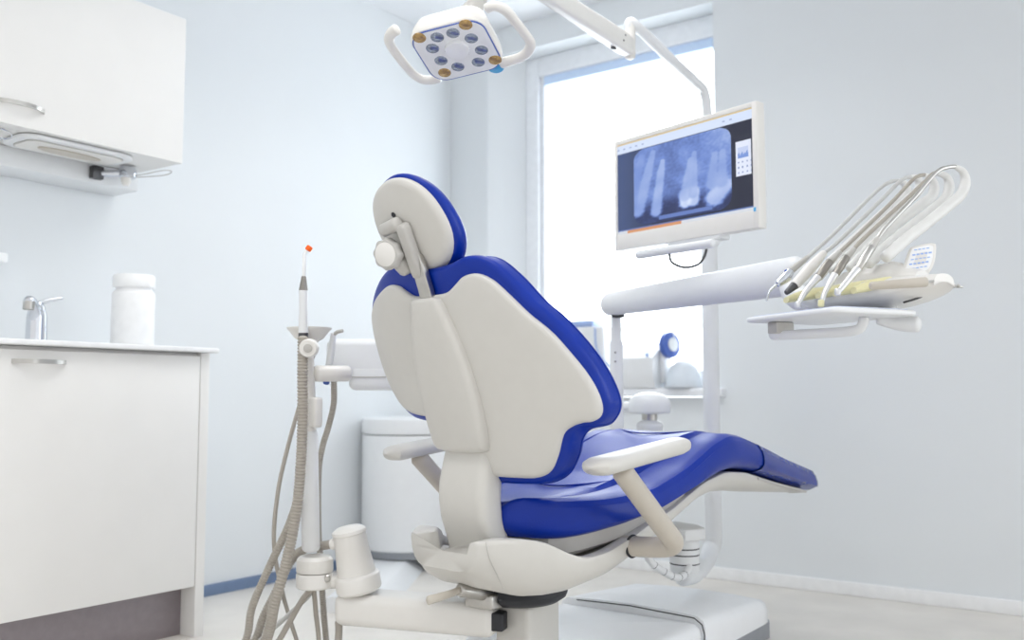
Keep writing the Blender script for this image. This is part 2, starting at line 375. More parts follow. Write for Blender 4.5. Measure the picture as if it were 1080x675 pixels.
def pad(bm, outline, surf, w0, w1, r0, r1, centre, bulge0=0., bulge1=0., M=MU):
    """solid between surf+w0 (rear) and surf+w1 (front), rims rounded by r0/r1"""
    rings = []
    base = inset(outline, r0)
    for f in (.04, .25, .5, .72, .88):
        rings.append([(centre[0]+(u-centre[0])*f, centre[1]+(z-centre[1])*f, w0-bulge0*(1-f**3)) for u, z in base])
    for k in range(5):
        a = PI/2*k/4; rings.append([(u, z, w0+r0*(1-math.cos(a))) for u, z in inset(outline, r0*(1-math.sin(a)))])
    for k in range(5):
        a = PI/2*k/4; rings.append([(u, z, w1-r1*(1-math.sin(a))) for u, z in inset(outline, r1*(1-math.cos(a)))])
    base = inset(outline, r1)
    for f in (.88, .72, .5, .25, .04):
        rings.append([(centre[0]+(u-centre[0])*f, centre[1]+(z-centre[1])*f, w1+bulge1*(1-f**3)) for u, z in base])
    loft(bm, [[M @ Vector((u, surf(u, z)+w, z)) for u, z, w in r] for r in rings])
KB = .7
def bsurf(u, z): return .03-.33*(z-.47)+KB*u*u
half = [(0, .974), (.05, .976), (.078, .990), (.104, 1.006), (.137, 1.010), (.169, .994), (.199, .960), (.229, .922), (.263, .886), (.288, .847), (.311, .804), (.324, .766), (.327, .735), (.320, .712), (.303, .7), (.284, .697), (.263, .689), (.243, .672), (.223, .628), (.2, .593), (.168, .577), (.12, .574), (.06, .574), (0, .574)]
half = [(u*1.06, z) for u, z in half]
def open_outline(right, left, sub=6):
    P = cat([Vector((u, z, 0)) for u, z in right], sub); Q = cat([Vector((u, z, 0)) for u, z in left], sub)
    return [(p.x, p.y) for p in P+Q[1:-1]]
left_lobe = [(0, .576), (-.03, .578), (-.048, .60), (-.056, .65), (-.07, .69), (-.10, .703), (-.16, .707), (-.205, .716), (-.235, .732), (-.262, .76), (-.285, .8), (-.298, .85), (-.30, .90), (-.285, .945), (-.25, .975), (-.2, .995), (-.145, 1.008), (-.108, 1.004), (-.08, .989), (-.05, .976), (0, .974)]
OS = open_outline(half, left_lobe)
b = B(); pad(b, OS, bsurf, 0, .02, .012, .004, (0, .8)); shell = obj('back_shell', b, SHELL, chair, label='off white plastic back shell')
halfc = [(0, 1.033), (.06, 1.037), (.112, 1.05), (.16, 1.042), (.2, 1.003), (.235, .952), (.27, .912), (.306, .853), (.327, .80), (.336, .751), (.331, .722), (.314, .698), (.296, .690), (.27, .683), (.25, .662), (.235, .626), (.208, .586), (.17, .565), (.12, .559), (.06, .559), (0, .559)]
halfc = [(u*1.06, z) for u, z in halfc]
left_pad = [(0, .562), (-.03, .564), (-.05, .59), (-.06, .64), (-.075, .678), (-.10, .69), (-.16, .694), (-.21, .702), (-.25, .722), (-.284, .752), (-.307, .8), (-.322, .85), (-.326, .905), (-.31, .955), (-.275, .992), (-.215, 1.025), (-.16, 1.045), (-.115, 1.05), (-.06, 1.037), (0, 1.033)]
OC = open_outline(halfc, left_pad)
b = B(); pad(b, OC, bsurf, .014, .092, .016, .034, (0, .8), bulge1=.006); obj('backrest', b, BLUE, chair, label='blue upholstered backrest')
# piping seam along the cushion side
o = inset(OC, .0005); b = B(); tube(b, [L(u, bsurf(u, z)+.062, z) for u, z in o+o[:1]], .0022, n=6, spline=False); obj('piping', b, BLUE, chair)
# raised spine cover
halfs = [(0, .966), (.03, .966), (.045, .958), (.058, .92), (.072, .87), (.083, .81), (.088, .75), (.088, .69), (.082, .642), (.07, .63), (.03, .626), (0, .626)]
b = B(); pad(b, mirror_outline(halfs), lambda u, z: bsurf(0, z)+.3*u*u, -.022, .01, .014, .002, (0, .8), bulge0=.004); obj('spine_cover', b, SHELL, chair)
# stalk that carries the backrest
b = B(); rings = []
for z, v, w in ((.66, .0, .135), (.63, .0, .14), (.6, -.006, .146), (.56, -.014, .15), (.52, -.016, .15), (.48, -.010, .148), (.44, .006, .15), (.41, .02, .156), (.385, .028, .16)):
    rings.append([L(x, v+y+.012, z) for x, y in rrect(w, .075, .022)])
loft(b, rings); obj('stalk', b, SHELL, chair)

# headrest
def hsurf(u, z): return -.130-.6*(z-1.02)+.8*u*u
def oval(cu, cz, a, c, n=56, e=2.25, tilt=0.):
    out = []
    for i in range(n):
        q = PI/2-2*PI*i/n; x = abs(math.cos(q))**(2/e)*math.copysign(1, math.cos(q))*a; y = abs(math.sin(q))**(2/e)*math.copysign(1, math.sin(q))*c
        out.append((cu+x*math.cos(tilt)-y*math.sin(tilt), cz+x*math.sin(tilt)+y*math.cos(tilt)))
    return out
HT = math.radians(14)
b = B(); pad(b, oval(-.016, 1.119, .114, .097, tilt=HT), hsurf, 0, .03, .02, .005, (-.010, 1.119), bulge0=.006); hs = obj('headrest_shell', b, SHELL, chair)
b = B(); pad(b, oval(-.014, 1.122, .120, .104, tilt=HT), hsurf, .02, .072, .014, .03, (-.010, 1.122), bulge1=.004); obj('headrest', b, BLUE, chair, label='blue upholstered headrest pad')
def hp(px, py, w): # point w behind the headrest shell plane
    n = Vector((0, -1, 0)); o_ = MU.inverted() @ EYE; d = MU.inverted().to_3x3() @ ray(px, py)
    t_ = (-.130-.6*(o_.z-1.02)-w-o_.y)/(d.y+.6*d.z); return MU @ (o_+d*t_)
hn = (MU.to_3x3() @ Vector((0, -1, -.6))).normalized()
b = B(); lathe(b, [(.001, 0), (.006, 0), (.0065, .002), (.003, .003), (.001, .002)], axisM(hp(415.5, 226.5, .004), hn), 16); obj('socket', b, BLACK, hs, label='small black hole')
b = B(); rings = []
bup = (hp(424, 236, .02)-hp(443, 290, .02)).normalized(); bsd = bup.cross(hn).normalized(); bn = bsd.cross(bup)
for f, k in ((0, .7), (.03, .92), (.08, 1), (.9, 1), (.97, .92), (1, .7)):
    p = hp(424, 236, .02).lerp(hp(443, 292, .02), f); rings.append([p+bsd*x*k+bn*y*k for x, y in rrect(.030, .026, .008)])
loft(b, rings); br = obj('headrest_bracket', b, GREYP, chair, label='grey bracket behind the headrest')
b = B(); tube(b, [hp(405, 243, .022), hp(419, 236, .022)], .015, n=16, spline=False); obj('hinge_cap', b, GREYP, br)
b = B(); kp = hp(409.5, 268, .05); rr = 64; KAX = (-Fv*.8-Rv*.42-Vector((0, 0, .12))).normalized()
prof_r = [(.001, 0), (.028, 0), (.034, .004), (.034, .018), (.030, .024), (.027, .0245), (.026, .023), (.001, .0245)]
rings = []
for r, z in prof_r:
    rings.append([axisM(kp, KAX) @ Vector((r*(1+(.05*math.cos(8*2*PI*k/rr) if r > .027 else 0))*math.cos(2*PI*k/rr), r*(1+(.05*math.cos(8*2*PI*k/rr) if r > .027 else 0))*math.sin(2*PI*k/rr), z-.012)) for k in range(rr)])
loft(b, rings); kn = obj('headrest_knob', b, GREYP, chair, label='round grey adjusting knob')
b = B(); lathe(b, [(.001, 0), (.0265, 0), (.0265, .002), (.024, .0035), (.001, .004)], axisM(kp, KAX) @ Matrix.Translation((0, 0, .0105)), 40); obj('knob_cap', b, WPLAS, kn)
b = B(); tube(b, [kp, kp-KAX*.02, hp(430, 283, .015)], .022, spline=False); obj('knob_shaft', b, GREYP, kn)
b = B(); rings = [[L(x+du, bsurf(0, z)+y+.002, z) for x, y in rrect(.037, .018, .004)] for z, du in ((.93, 0), (.985, 0), (1.03, -.004), (1.06, -.008))]
loft(b, rings); obj('headrest_post', b, STEEL, chair, label='grey steel headrest post')
b = B(); lo = [hp(430, 278, .022), hp(438, 288, .012), hp(455, 290, .006), hp(475, 284, .0)]
P = cat(lo, 10)
for i, p in enumerate(P): bmesh.ops.create_icosphere(b, subdivisions=1, radius=.0017, matrix=Matrix.Translation(p))
obj('chain', b, STEEL, chair, label='fine ball chain')

# seat and leg rest cushion
def interp(tab, x):
    for (a, p), (c, q) in zip(tab, tab[1:]):
        if x <= c: return p+(q-p)*max(0, (x-a)/(c-a))
    return tab[-1][1]
def smooth(tab, x, e=.02): return (interp(tab, x-e)+2*interp(tab, x)+interp(tab, x+e))/4
ZB = [(.03, .440), (.1, .434), (.14, .438), (.2, .447), (.34, .468), (.44, .491), (.55, .516), (.64, .541), (.75, .558), (.86, .550), (1.01, .518), (1.16, .484), (1.3, .458)]
ZE = [(-.08, .505), (.2, .506), (.37, .519), (.52, .561), (.645, .612), (.73, .633), (.82, .622), (.93, .594), (1.09, .550), (1.3, .500)]
ZT = [(-.08, .508), (.12, .514), (.25, .526), (.4, .560), (.52, .602), (.645, .643), (.73, .654), (.82, .643), (.93, .613), (1.09, .566), (1.3, .510)]
HW = [(.03, .09), (.05, .12), (.08, .165), (.13, .21), (.19, .24), (.27, .26), (.4, .262), (.6, .256), (.75, .25), (.9, .236), (1.1, .222), (1.3, .21)]
def seat_ring(v, k=1., out=0.):
    w = smooth(HW, v)*1.0+out; zb, ze, zt = smooth(ZB, v)-out, smooth(ZE, v), smooth(ZT, v)+out
    thick = ze-zb; zm = zb+thick*.5
    half_ = [(0, zb), (.6*w, zb), (.86*w, zb+.002), (.955*w, zb+.012), (.995*w, zm-.008), (1.0*w, zm+.004), (.992*w, ze-.012), (.968*w, ze+.002), (.962*w, ze+.001), (.93*w, ze+.014), (.85*w, ze+.021), (.74*w, ze+.020), (.64*w, (ze+zt)/2+.012), (.60*w, (ze+zt)/2+.004), (.575*w, (ze+zt)/2+.005), (.53*w, zt+.004), (.3*w, zt+.001), (0, zt-.002)]
    zc = (zb+zt)/2
    pts = half_+[(-x, z) for x, z in reversed(half_[1:-1])]
    return [L(x*(.6+.4*k) if k < 1 else x, v, zc+(z-zc)*k) for x, z in pts]
b = B(); rings = []
V0, V1 = .055, 1.275
for k, dv_ in ((.25, -.028), (.6, -.022), (.85, -.012), (.96, -.004)): rings.append(seat_ring(V0+dv_, k))
n_ = 74
for i in range(n_+1): rings.append(seat_ring(V0+(V1-V0)*i/n_))
for k, dv_ in ((.96, .006), (.85, .013), (.6, .02), (.25, .025)): rings.append(seat_ring(V1+dv_, k))
loft(b, rings); obj('seat', b, BLUE, chair, label='blue upholstered seat and leg rest')
# cross seams of the seat upholstery
for v0_, z_ in ((.30, 0), (.70, 0)):
    b = B(); pts = []
    for i in range(25):
        x = -.53+1.06*i/24; v = v0_-.06*math.cos(x*PI/1.06)+.03
        w = smooth(HW, v); pts.append(L(x*w, v, smooth(ZT, v)+.0025))
    tube(b, pts, .0022, n=6, spline=False); obj('seam', b, BLUE, chair)
# clear vinyl foot cover
b = B(); rings = [seat_ring(.905+(1.275-.905)*i/30, 1., .0035) for i in range(31)]
for k, dv_ in ((.96, .01), (.85, .018), (.6, .025), (.25, .03)): rings.append(seat_ring(1.275+dv_, k, .0035))
loft(b, rings, caps=(False, True)); obj('foot_cover', b, BLUE2, chair, label='shiny vinyl cover over the foot end')
# hull under the seat
HZT = [(-.105, .443), (-.06, .447), (0, .449), (.04, .44), (.08, .416), (.134, .398), (.215, .408), (.312, .430), (.40, .455), (.497, .478), (.64, .53), (.75, .55), (.86, .542), (1.0, .512), (1.16, .478), (1.25, .462)]
HZB = [(-.08, .378), (-.06, .360), (-.03, .340), (.01, .322), (.05, .312), (.135, .318), (.24, .335), (.353, .366), (.45, .402), (.544, .436), (.64, .474), (.73, .49), (.85, .486), (1.0, .471), (1.13, .461), (1.25, .452)]
HHW = [(-.08, .108), (-.06, .128), (-.03, .155), (.015, .186), (.065, .213), (.12, .23), (.2, .238), (.35, .228), (.55, .215), (.75, .212), (.9, .205), (1.1, .195), (1.25, .18)]
def hull_ring(v, k=1.):
    w = smooth(HHW, v, .012)*k; zt, zb = smooth(HZT, v, .02), smooth(HZB, v, .015); h = max(zt-zb, .012)
    deck = max(.004, min(.046-.2*min(max(v, 0), .13), h*.42)) if v < .62 else .002
    ww = max(.35*w, min(.8*w, .082+max(0, v+.02)*.9))
    half_ = [(0, zb), (.55*w, zb), (.74*w, zb+.06*h), (.88*w, zb+.25*h), (.96*w, zb+.55*h), (.995*w, zt-.01), (.985*w, zt-.002), (.96*w, zt), (ww+.016, zt-.001), (ww+.006, zt-.006), (ww-.002, zt-deck), (.4*ww, zt-deck), (0, zt-deck)]
    pts = half_+[(-x, z) for x, z in reversed(half_[1:-1])]
    return [L(x, v, z) for x, z in pts]
b = B(); rings = [hull_ring(-.087, .94), hull_ring(-.084, .98)]+[hull_ring(-.08+1.32*i/90) for i in range(91)]
loft(b, rings); obj('seat_base_cover', b, SHELL, chair, label='off white hull shaped cover under the seat', sharp=50)
b = B(); seam = []
for i in range(13):
    rr_ = hull_ring(-.045); seam.append(rr_[min(7, 1+i//2)])
P = [hull_ring(-.068+.025*j)[k] for j, k in ((2, 2), (1, 3), (.3, 4), (0, 5), (0, 6))]; tube(b, [p+(p-L(0, -.02, .39)).normalized()*.0003 for p in P], .0011, n=6); obj('cover_seam', b, GREYP, chair)
b = B(); rings = []
for i in range(21):
    v = .10+.46*i/20; w = smooth(HW, v)*.80; z1_ = smooth(ZB, v)+.004; z0_ = max(smooth(HZT, v)-.02, z1_-.05)
    rings.append([L(x, v, z) for x, z in ((-w, z1_), (-w*.97, z0_+.01), (-w*.9, z0_), (w*.9, z0_), (w*.97, z0_+.01), (w, z1_))])
loft(b, rings); obj('seat_pan', b, GREYP, chair, label='light grey pan under the cushion')
# grey runner under the foot end
b = B(); rings = [[L(x, v, z) for x, z in ((.205, z0_), (.15, z0_), (.15, z0_-.012), (.205, z0_-.006))] for v, z0_ in ((.93, .522), (1.05, .498), (1.22, .465))]
loft(b, rings); obj('foot_runner', b, GREYP, chair, label='grey runner under the foot end')
# armrests
def armrest(s):
    b = B(); rings = []
    for i in range(19):
        f = i/18; v = .02+.345*f; z = .606+.038*f
        k = (1-max(0, (.12-f)/.12)**2)**.5 if f < .12 else ((1-max(0, (f-.9)/.1)**2)**.5 if f > .9 else 1)
        k = max(k, .08); w = (.044-.008*f)*max(k, .1)
        h1, h0 = .018*k, .022*k
        rings.append([L(s*.33+x, v, z+y) for x, y in [(w*math.cos(a), (h1 if math.sin(a) > 0 else h0)*math.copysign(abs(math.sin(a))**.75, math.sin(a))) for a in [2*PI*j/22 for j in range(22)]]])
    loft(b, rings); p = obj('armrest', b, SHELL, chair)
    b = B(); tube(b, [L(s*.33, .13, .592), L(s*.33, .2, .53), L(s*.33, .285, .455), L(s*.33, .315, .428), L(s*.318, .325, .414), L(s*.29, .318, .408), L(s*.23, .305, .405), L(s*.19, .30, .405)], .0235, n=20, sub=6); obj('armrest_tube', b, BEIGE, p, label='beige bent support tube')
    b = B(); lathe(b, [(.001, 0), (.0265, 0), (.0275, .002), (.0265, .004), (.001, .005)], axisM(L(s*.225, .303, .405), (MU.to_3x3() @ Vector((s, 0, 0)))), 28); obj('tube_socket', b, BLACK, p, label='dark socket ring')
armrest(1); armrest(-1)

# pedestal (set square to the room, the chair is swivelled on it)
b = B(); lathe(b, [(.001, 0), (.10, 0), (.118, .012), (.122, .022), (.11, .055), (.001, .06)], Matrix.Translation((-1.345, 1.90, .2625)), 48); obj('swivel_plate', b, BLACK, chair, label='dark swivel plate')
b = B(); box2(b, (-1.378, 1.85, 0), (-1.278, 1.99, .262), .014, seg=4); obj('pedestal', b, SHELL, chair)
b = B(); M = Matrix.Translation((-1.325, 2.18, 0)); slab(b, rrect(.46, .484, .03), M, .142, .03, dome=.012); obj('rear_base_cover', b, BASEW, chair)
b = B()
rings = []
for i in range(13):
    f = i/12; y = 2.4235+.5145*f; k = 1 if f < .85 else math.sqrt(max(.02, 1-((f-.85)/.16)**2))
    zt = (.155-.035*f)*1.0; w = .232-.02*(1-k)*2
    zt = .05+(zt-.05)*(.25+.75*k) if f > .85 else zt
    rings.append([Vector((-1.325+x, y, z)) for x, z in ((-w, .052), (-w, zt-.03), (-w*.97, zt-.01), (-w*.9, zt), (-w*.5, zt+.006), (0, zt+.008), (w*.5, zt+.006), (w*.9, zt), (w*.97, zt-.01), (w, zt-.03), (w, .052))])
loft(b, rings); obj('front_base_cover', b, BASEW, chair, sharp=50)
b = B(); M = Matrix.Translation((-1.325, 2.44, 0)); slab(b, rrect(.456, .995, .035), M, .054, .003); obj('base_plate', b, GREYSK, chair, label='grey base plate')
b = B(); tube(b, [(-1.098, 2.422, .05), (-1.095, 2.422, .108), (-1.102, 2.422, .134), (-1.125, 2.422, .149), (-1.325, 2.422, .157), (-1.50, 2.422, .152)], .0016, n=6, spline=False); obj('cover_gap', b, BLACK, chair)
# swivel brake lever under the hull
b = B(); tube(b, [dep(452, 633, 2.02), dep(470, 628, 2.06), dep(486, 622, 2.12)], [.010, .009, .008], n=12, flat=.6, spline=False); obj('brake_lever', b, BEIGE, chair, label='beige lever under the seat')
b = B(); tube(b, [dep(486, 622, 2.12), dep(520, 628, 2.2)], .016, n=14, spline=False); rbox(b, dep(512, 632, 2.2), (.08, .06, .035), .006); obj('linkage', b, STEEL, chair, label='metal linkage')

# ================================================================== assistant arm (left of the chair)
aR, aL = Vector((-1.353, 1.80, 0)), Vector((-1.745, 1.678, 0))
asst = thing('assistant_arm', 'white assistant arm with upright column left of the chair', 'assistant arm', aL)
ad = (aR-aL).normalized(); an = Vector((-ad.y, ad.x, 0))
ang = math.atan2(ad.y, ad.x)
MA = Matrix.Translation((aR+aL)/2+an*.058+Vector((0, 0, .2235))) @ Matrix.Rotation(ang, 4, 'Z')
b = B(); rbox(b, (0, 0, 0), ((aR-aL).length+.01, .116, .078), .022, MA, seg=5); obj('arm_housing', b, WPLAS, asst)
b = B(); rbox(b, (.218, -.012, 0), (.03, .075, .042), .004, MA); obj('joint_block', b, BLACK, asst, label='black joint')
b = B(); lathe(b, [(.001, 0), (.026, 0), (.028, .003), (.026, .006), (.001, .007)], MA @ Matrix.Translation((.16, -.005, .034)), 28); obj('pivot_cap', b, STEEL, asst, label='round steel pivot cap')
cb, ct = dep(379, 622, 2.36), dep(368, 560, 2.36)
cb.z = .27
Mc = axisM(cb, ct-cb)
hl = (ct-cb).length
b = B(); lathe(b, [(.001, -.004), (.052, -.004), (.057, .002), (.057, .034), (.054, .039), (.049, .041), (.047, .055), (.042, hl*.72), (.0425, hl*.73), (.041, hl*.95), (.001, hl*.96)], Mc, 44); cup = obj('filter_cup', b, WPLAS, asst)
b = B(); lathe(b, [(.001, hl*.95), (.042, hl*.95), (.0435, hl*.97), (.042, hl*1.02), (.03, hl*1.07), (.001, hl*1.09)], Mc, 40); obj('cup_lid', b, WPLAS, cup)
b = B(); tube(b, [dep(357, 573, 2.36), dep(350, 574, 2.36)], .014, spline=False); obj('cup_spigot', b, WPLAS, cup)
dc = Vector((dep(332, 600, 2.36).x, dep(332, 600, 2.36).y, 0))
T = Matrix.Translation(dc)
b = B(); lathe(b, [(.001, .275), (.042, .275), (.046, .279), (.046, .309), (.044, .312), (.001, .312)], T, 40); tube(b, [dc+Vector((0, 0, .292)), Vector((cb.x, cb.y, .285))], .017, spline=False); obj('lower_hub', b, WPLAS, asst)
b = B(); lathe(b, [(.001, .314), (.044, .314), (.046, .318), (.045, .345), (.038, .353), (.001, .356)], T, 40); obj('upper_hub', b, WPLAS, asst)
b = B(); lathe(b, [(.001, 0), (.009, 0), (.0095, .003), (.006, .006), (.001, .006)], axisM(dep(345, 610, 2.33), -Fv), 20); obj('screw', b, STEEL, asst, label='steel screw head')
ctop = dep(324, 365, 2.36); cbot = dep(328, 578, 2.36)
b = B(); tube(b, [cbot, cbot.lerp(ctop, .57)], .0225, n=24, spline=False); obj('column', b, COOLW, asst)
b = B(); tube(b, [cbot.lerp(ctop, .50), cbot.lerp(ctop, .56), ctop], [.020, .019, .016], n=24, spline=False); rbox(b, dep(333, 435, 2.345), (.026, .03, .075), .008, Matrix()); obj('upper_column', b, WPLAS, asst)
b = B(); lathe(b, [(.001, 0), (.021, 0), (.023, .003), (.023, .02), (.02, .024), (.001, .024)], axisM(dep(327, 367, 2.325), -Fv), 32); kb = obj('clamp_knob', b, WPLAS, asst)
b = B(); lathe(b, [(.001, .024), (.0105, .024), (.0105, .028), (.001, .029)], axisM(dep(327, 367, 2.325), -Fv), 24); obj('knob_bolt', b, STEEL, kb, label='steel bolt')
bw = dep(326, 362, 2.4)
b = B(); lathe(b, [(.001, .0), (.018, .001), (.036, .012), (.05, .030), (.056, .036), (.0565, .0395), (.052, .039), (.035, .026), (.001, .02)], Matrix.Translation(bw), 40); obj('holder_dish', b, WPLAS, asst)
b = B(); tube(b, [dep(334, 394, 2.37), dep(366, 394, 2.42)], .0205, n=24, spline=False); obj('side_stub', b, WPLAS, asst)
# flat spittoon housing carried behind the backrest
bx = thing('spittoon_housing', 'flat white rounded box with a dark seam behind the backrest, left side', 'housing', dep(400, 385, 2.6))
def hbox(name, x0, x1, y0, y1, t0, r, m, parent, dpt=.16):
    p = (dep(x0, y0, t0)+dep(x1, y1, t0))/2; w = (x1-x0)/FPX*t0; h = (y1-y0)/FPX*t0
    M = Matrix.Translation(p+Vector((-.55, .82, 0))*dpt/2) @ Matrix.Rotation(-YAW, 4, 'Z')
    b = B(); rbox(b, (0, 0, 0), (w, dpt, h), r, M, seg=5); return obj(name, b, m, parent)
hbox('upper_body', 342, 470, 357, 398, 2.5, .02, COOLW, bx)
hbox('lower_body', 366, 470, 384, 411.5, 2.495, .018, COOLW, bx, .165)
hbox('seam', 367, 469, 397, 398.2, 2.492, .0005, GREYP, bx, .17)

# instruments and hoses on the assistant arm
def seg_tube(bm, pts, r, **k): tube(bm, pts, r, **k)
D = 2.34
t = thing('curing_handpiece', 'upright white handpiece with an orange tip in the assistant column', 'handpiece', dep(320, 356, D))
b = B(); tube(b, [dep(320, 351, D), dep(320, 325, D), dep(320, 306, D)], [.0125, .0105, .011], n=20, spline=False, round_ends=False); obj('body', b, COOLW, t)
b = B(); tube(b, [dep(320, 306, D), dep(320.5, 292, D)], [.0112, .006], n=20, spline=False); obj('neck', b, GRIPM, t, label='grey metal neck')
b = B(); tube(b, [dep(320.5, 292, D), dep(321, 268, D), dep(322.5, 266, D), dep(325, 263.5, D)], [.0048, .0046, .0035, .003], n=14, spline=False); obj('light_guide', b, JAR, t, label='white light guide')
b = B(); rbox(b, dep(325.8, 262, D), (.013, .013, .013), .003, Matrix()); b.transform(Matrix.Translation(dep(325.8, 262, D)) @ Matrix.Rotation(.6, 4, Fv) @ Matrix.Translation(-dep(325.8, 262, D))); obj('tip', b, ORANGE, t, label='orange tip')
b = B(); tube(b, [dep(320, 357, D), dep(320, 352, D)], .0125, n=20, spline=False); obj('collar', b, DKSTEEL, t, label='dark collar')
def floor_end(p, dx, dy):  # the hose lies down on the floor below the picture
    q = Vector((p.x+dx, p.y+dy, .014)); return q
def hose(label, pts, r, corr=None, m=HOSE, cat_='hose', name='suction_hose', group=None):
    b = B(); tube(b, pts, r, n=12, sub=8, corr=corr); return obj(name, b, m, label=label, cat_=cat_, origin=pts[0], group=group)
e1 = dep(276, 676, 2.3)
hose('thick ribbed grey hose hanging from the orange tipped handpiece', [dep(319.5, 357, 2.33), dep(319, 400, 2.31), dep(319, 450, 2.30), dep(315, 520, 2.29), dep(305, 580, 2.28), dep(290, 635, 2.27), e1-Vector((0, 0, .02)), floor_end(e1, -.06, -.1)], .0125, corr=.008)
e2 = dep(258, 678, 2.36)
hose('ribbed grey hose branching off to the left of the thick hose', [dep(313, 530, 2.335), dep(303, 558, 2.345), dep(285, 596, 2.36), dep(266, 640, 2.36), e2, floor_end(e2, -.05, -.06)], .0095, corr=.007)
e3 = dep(266, 680, 2.42)
hose('ribbed grey hose leaving the cup and looping down behind the thick hose', [dep(350, 574, 2.37), dep(337, 576, 2.40), dep(322, 579, 2.42), dep(308, 590, 2.44), dep(292, 622, 2.44), dep(278, 650, 2.43), e3, floor_end(e3, -.08, -.05)], .0105, corr=.007)
e4 = dep(314, 684, 2.46)
hose('thin grey hose curving left of the column down to the floor', [dep(331, 372, 2.41), dep(318, 420, 2.45), dep(304, 470, 2.46), dep(293, 520, 2.46), dep(289, 575, 2.46), dep(298, 625, 2.46), dep(308, 660, 2.46), e4, floor_end(e4, .05, -.05)], .0055, m=HOSE)
e5 = dep(285, 684, 2.38)
hose('grey hose hanging under the hub and bending left', [dep(330, 619, 2.38), dep(318, 634, 2.38), dep(306, 655, 2.38), e5+Vector((.01, 0, 0)), floor_end(e5, -.06, -.05)], .0075)
e6 = dep(262, 684, 2.41)
hose('pale thin hose slanting from the hub to the lower left', [dep(334, 619, 2.405), dep(318, 636, 2.405), dep(296, 656, 2.41), dep(276, 674, 2.41), floor_end(e6, -.08, -.03)], .006, m=HOSEL)
e7 = dep(336, 684, 2.39)
hose('grey hose hanging straight down below the hub', [dep(331, 621, 2.39), dep(333, 645, 2.39), e7, floor_end(e7, 0, -.03)], .0062)
e8 = dep(357, 690, 2.36)
hose('short grey pipe going down from the end of the assistant arm', [dep(357, 656, 2.39), dep(357, 672, 2.38), floor_end(e8, 0, -.02)], .0095)
# second instrument hanging behind the column
t = thing('saliva_ejector', 'slim white suction handpiece leaning behind the column under the dish', 'handpiece', dep(350, 405, 2.46))
b = B(); tube(b, [dep(346, 392, 2.44), dep(349, 372, 2.44), dep(352, 352, 2.44)], [.0095, .0095, .0075], n=16, spline=False); obj('body', b, COOLW, t)
b = B(); tube(b, [dep(352, 353, 2.44), dep(356, 350, 2.43), dep(361, 349, 2.42)], .005, n=12, spline=False); obj('tip', b, GREYP, t)
b = B(); tube(b, [dep(346, 392, 2.44), dep(344, 404, 2.445)], .0085, n=14, spline=False); obj('grip', b, TINT, t, label='bluish grip')
hose('grey hose hanging behind the upright column', [dep(352, 400, 2.47), dep(352, 425, 2.47), dep(347, 448, 2.47), dep(340, 472, 2.47), dep(336, 500, 2.47), dep(336, 560, 2.48), dep(338, 590, 2.48), dep(341, 640, 2.48), dep(345, 690, 2.48), floor_end(dep(345, 690, 2.48), 0, 0)], .008, corr=.006)

# ================================================================== lamp: post, arms, head
lamp = thing('dental_lamp', 'dental operating lamp on a tall white post with a jointed arm above the chair', 'dental lamp', (-1.39, 3.15, 0))
pt = dep(750, 400, 3.36); pt.z = 0
mnt = Vector((-1.235, 2.60, 0))
b = B()
up_ = dep(746, 118, 3.36)
tube(b, [(mnt.x-.02, mnt.y+.03, .215), (-1.27, 2.74, .205), (-1.345, 3.0, .2), (pt.x, pt.y-.03, .215), (pt.x, pt.y, .25), (pt.x, pt.y, .4), (pt.x, pt.y, .8), (pt.x, pt.y, 1.3), (pt.x, pt.y, 1.5)], .029, n=22, sub=10)
obj('post', b, COOLW, lamp)
jt = dep(664.5, 40, 2.95)
b = B()
tube(b, [(pt.x, pt.y, 1.45), (pt.x, pt.y, 1.6), up_-Vector((0, 0, .03)), dep(743, 98, 3.33), dep(733, 86, 3.27), dep(705, 60, 3.12), dep(680, 36, 3.0), dep(670, 27, 2.955), dep(664.5, 24, 2.95), dep(664, 30, 2.95)], [.017]*4, n=18, sub=6)
obj('upper_tube', b, COOLW, lamp)
b = B(); tube(b, [dep(664.5, 26, 2.95), dep(664.5, 60, 2.95)], .017, n=22, spline=False); obj('elbow_joint', b, WPLAS, lamp)
end = dep(492, -62, 2.2)
st = dep(664, 50, 2.95)
ax = (end-st).normalized(); sd = ax.cross(Vector((0, 0, 1))).normalized(); uu = sd.cross(ax)
b = B(); rings = []
for f, w, h in ((0, .018, .034), (.01, .03, .06), (.06, .034, .068), (.5, .029, .056), (.97, .023, .042), (1, .016, .026)):
    p = st.lerp(end, f); rings.append([p+sd*x+uu*y for x, y in rrect(w*1.3, h, w*.45)])
loft(b, rings); ar = obj('spring_arm', b, WPLAS, lamp)
b = B(); p = st.lerp(end, .13); rbox(b, (0, 0, 0), (.012, .008, .02), .002, Matrix.Translation(p-uu*.034) @ ax.to_track_quat('Z', 'Y').to_matrix().to_4x4()); obj('latch', b, BLACK, ar, label='small black latch')
for f, dy in ((.085, .012), (.10, -.008)):
    b = B(); lathe(b, [(.001, 0), (.003, 0), (.003, .002), (.001, .002)], axisM(st.lerp(end, f)+uu*dy-sd*.0215*(1 if sd.dot(Fv) > 0 else -1), -sd*(1 if sd.dot(Fv) > 0 else -1)), 10); obj('screw', b, DKSTEEL, ar)
# head
LC = dep(484, 50, 2.1)
hc = -(Fv-Vector((0, 0, Fv.z))).normalized()*math.cos(math.radians(68))+Vector((0, 0, -math.sin(math.radians(68))))
ln = hc.normalized()
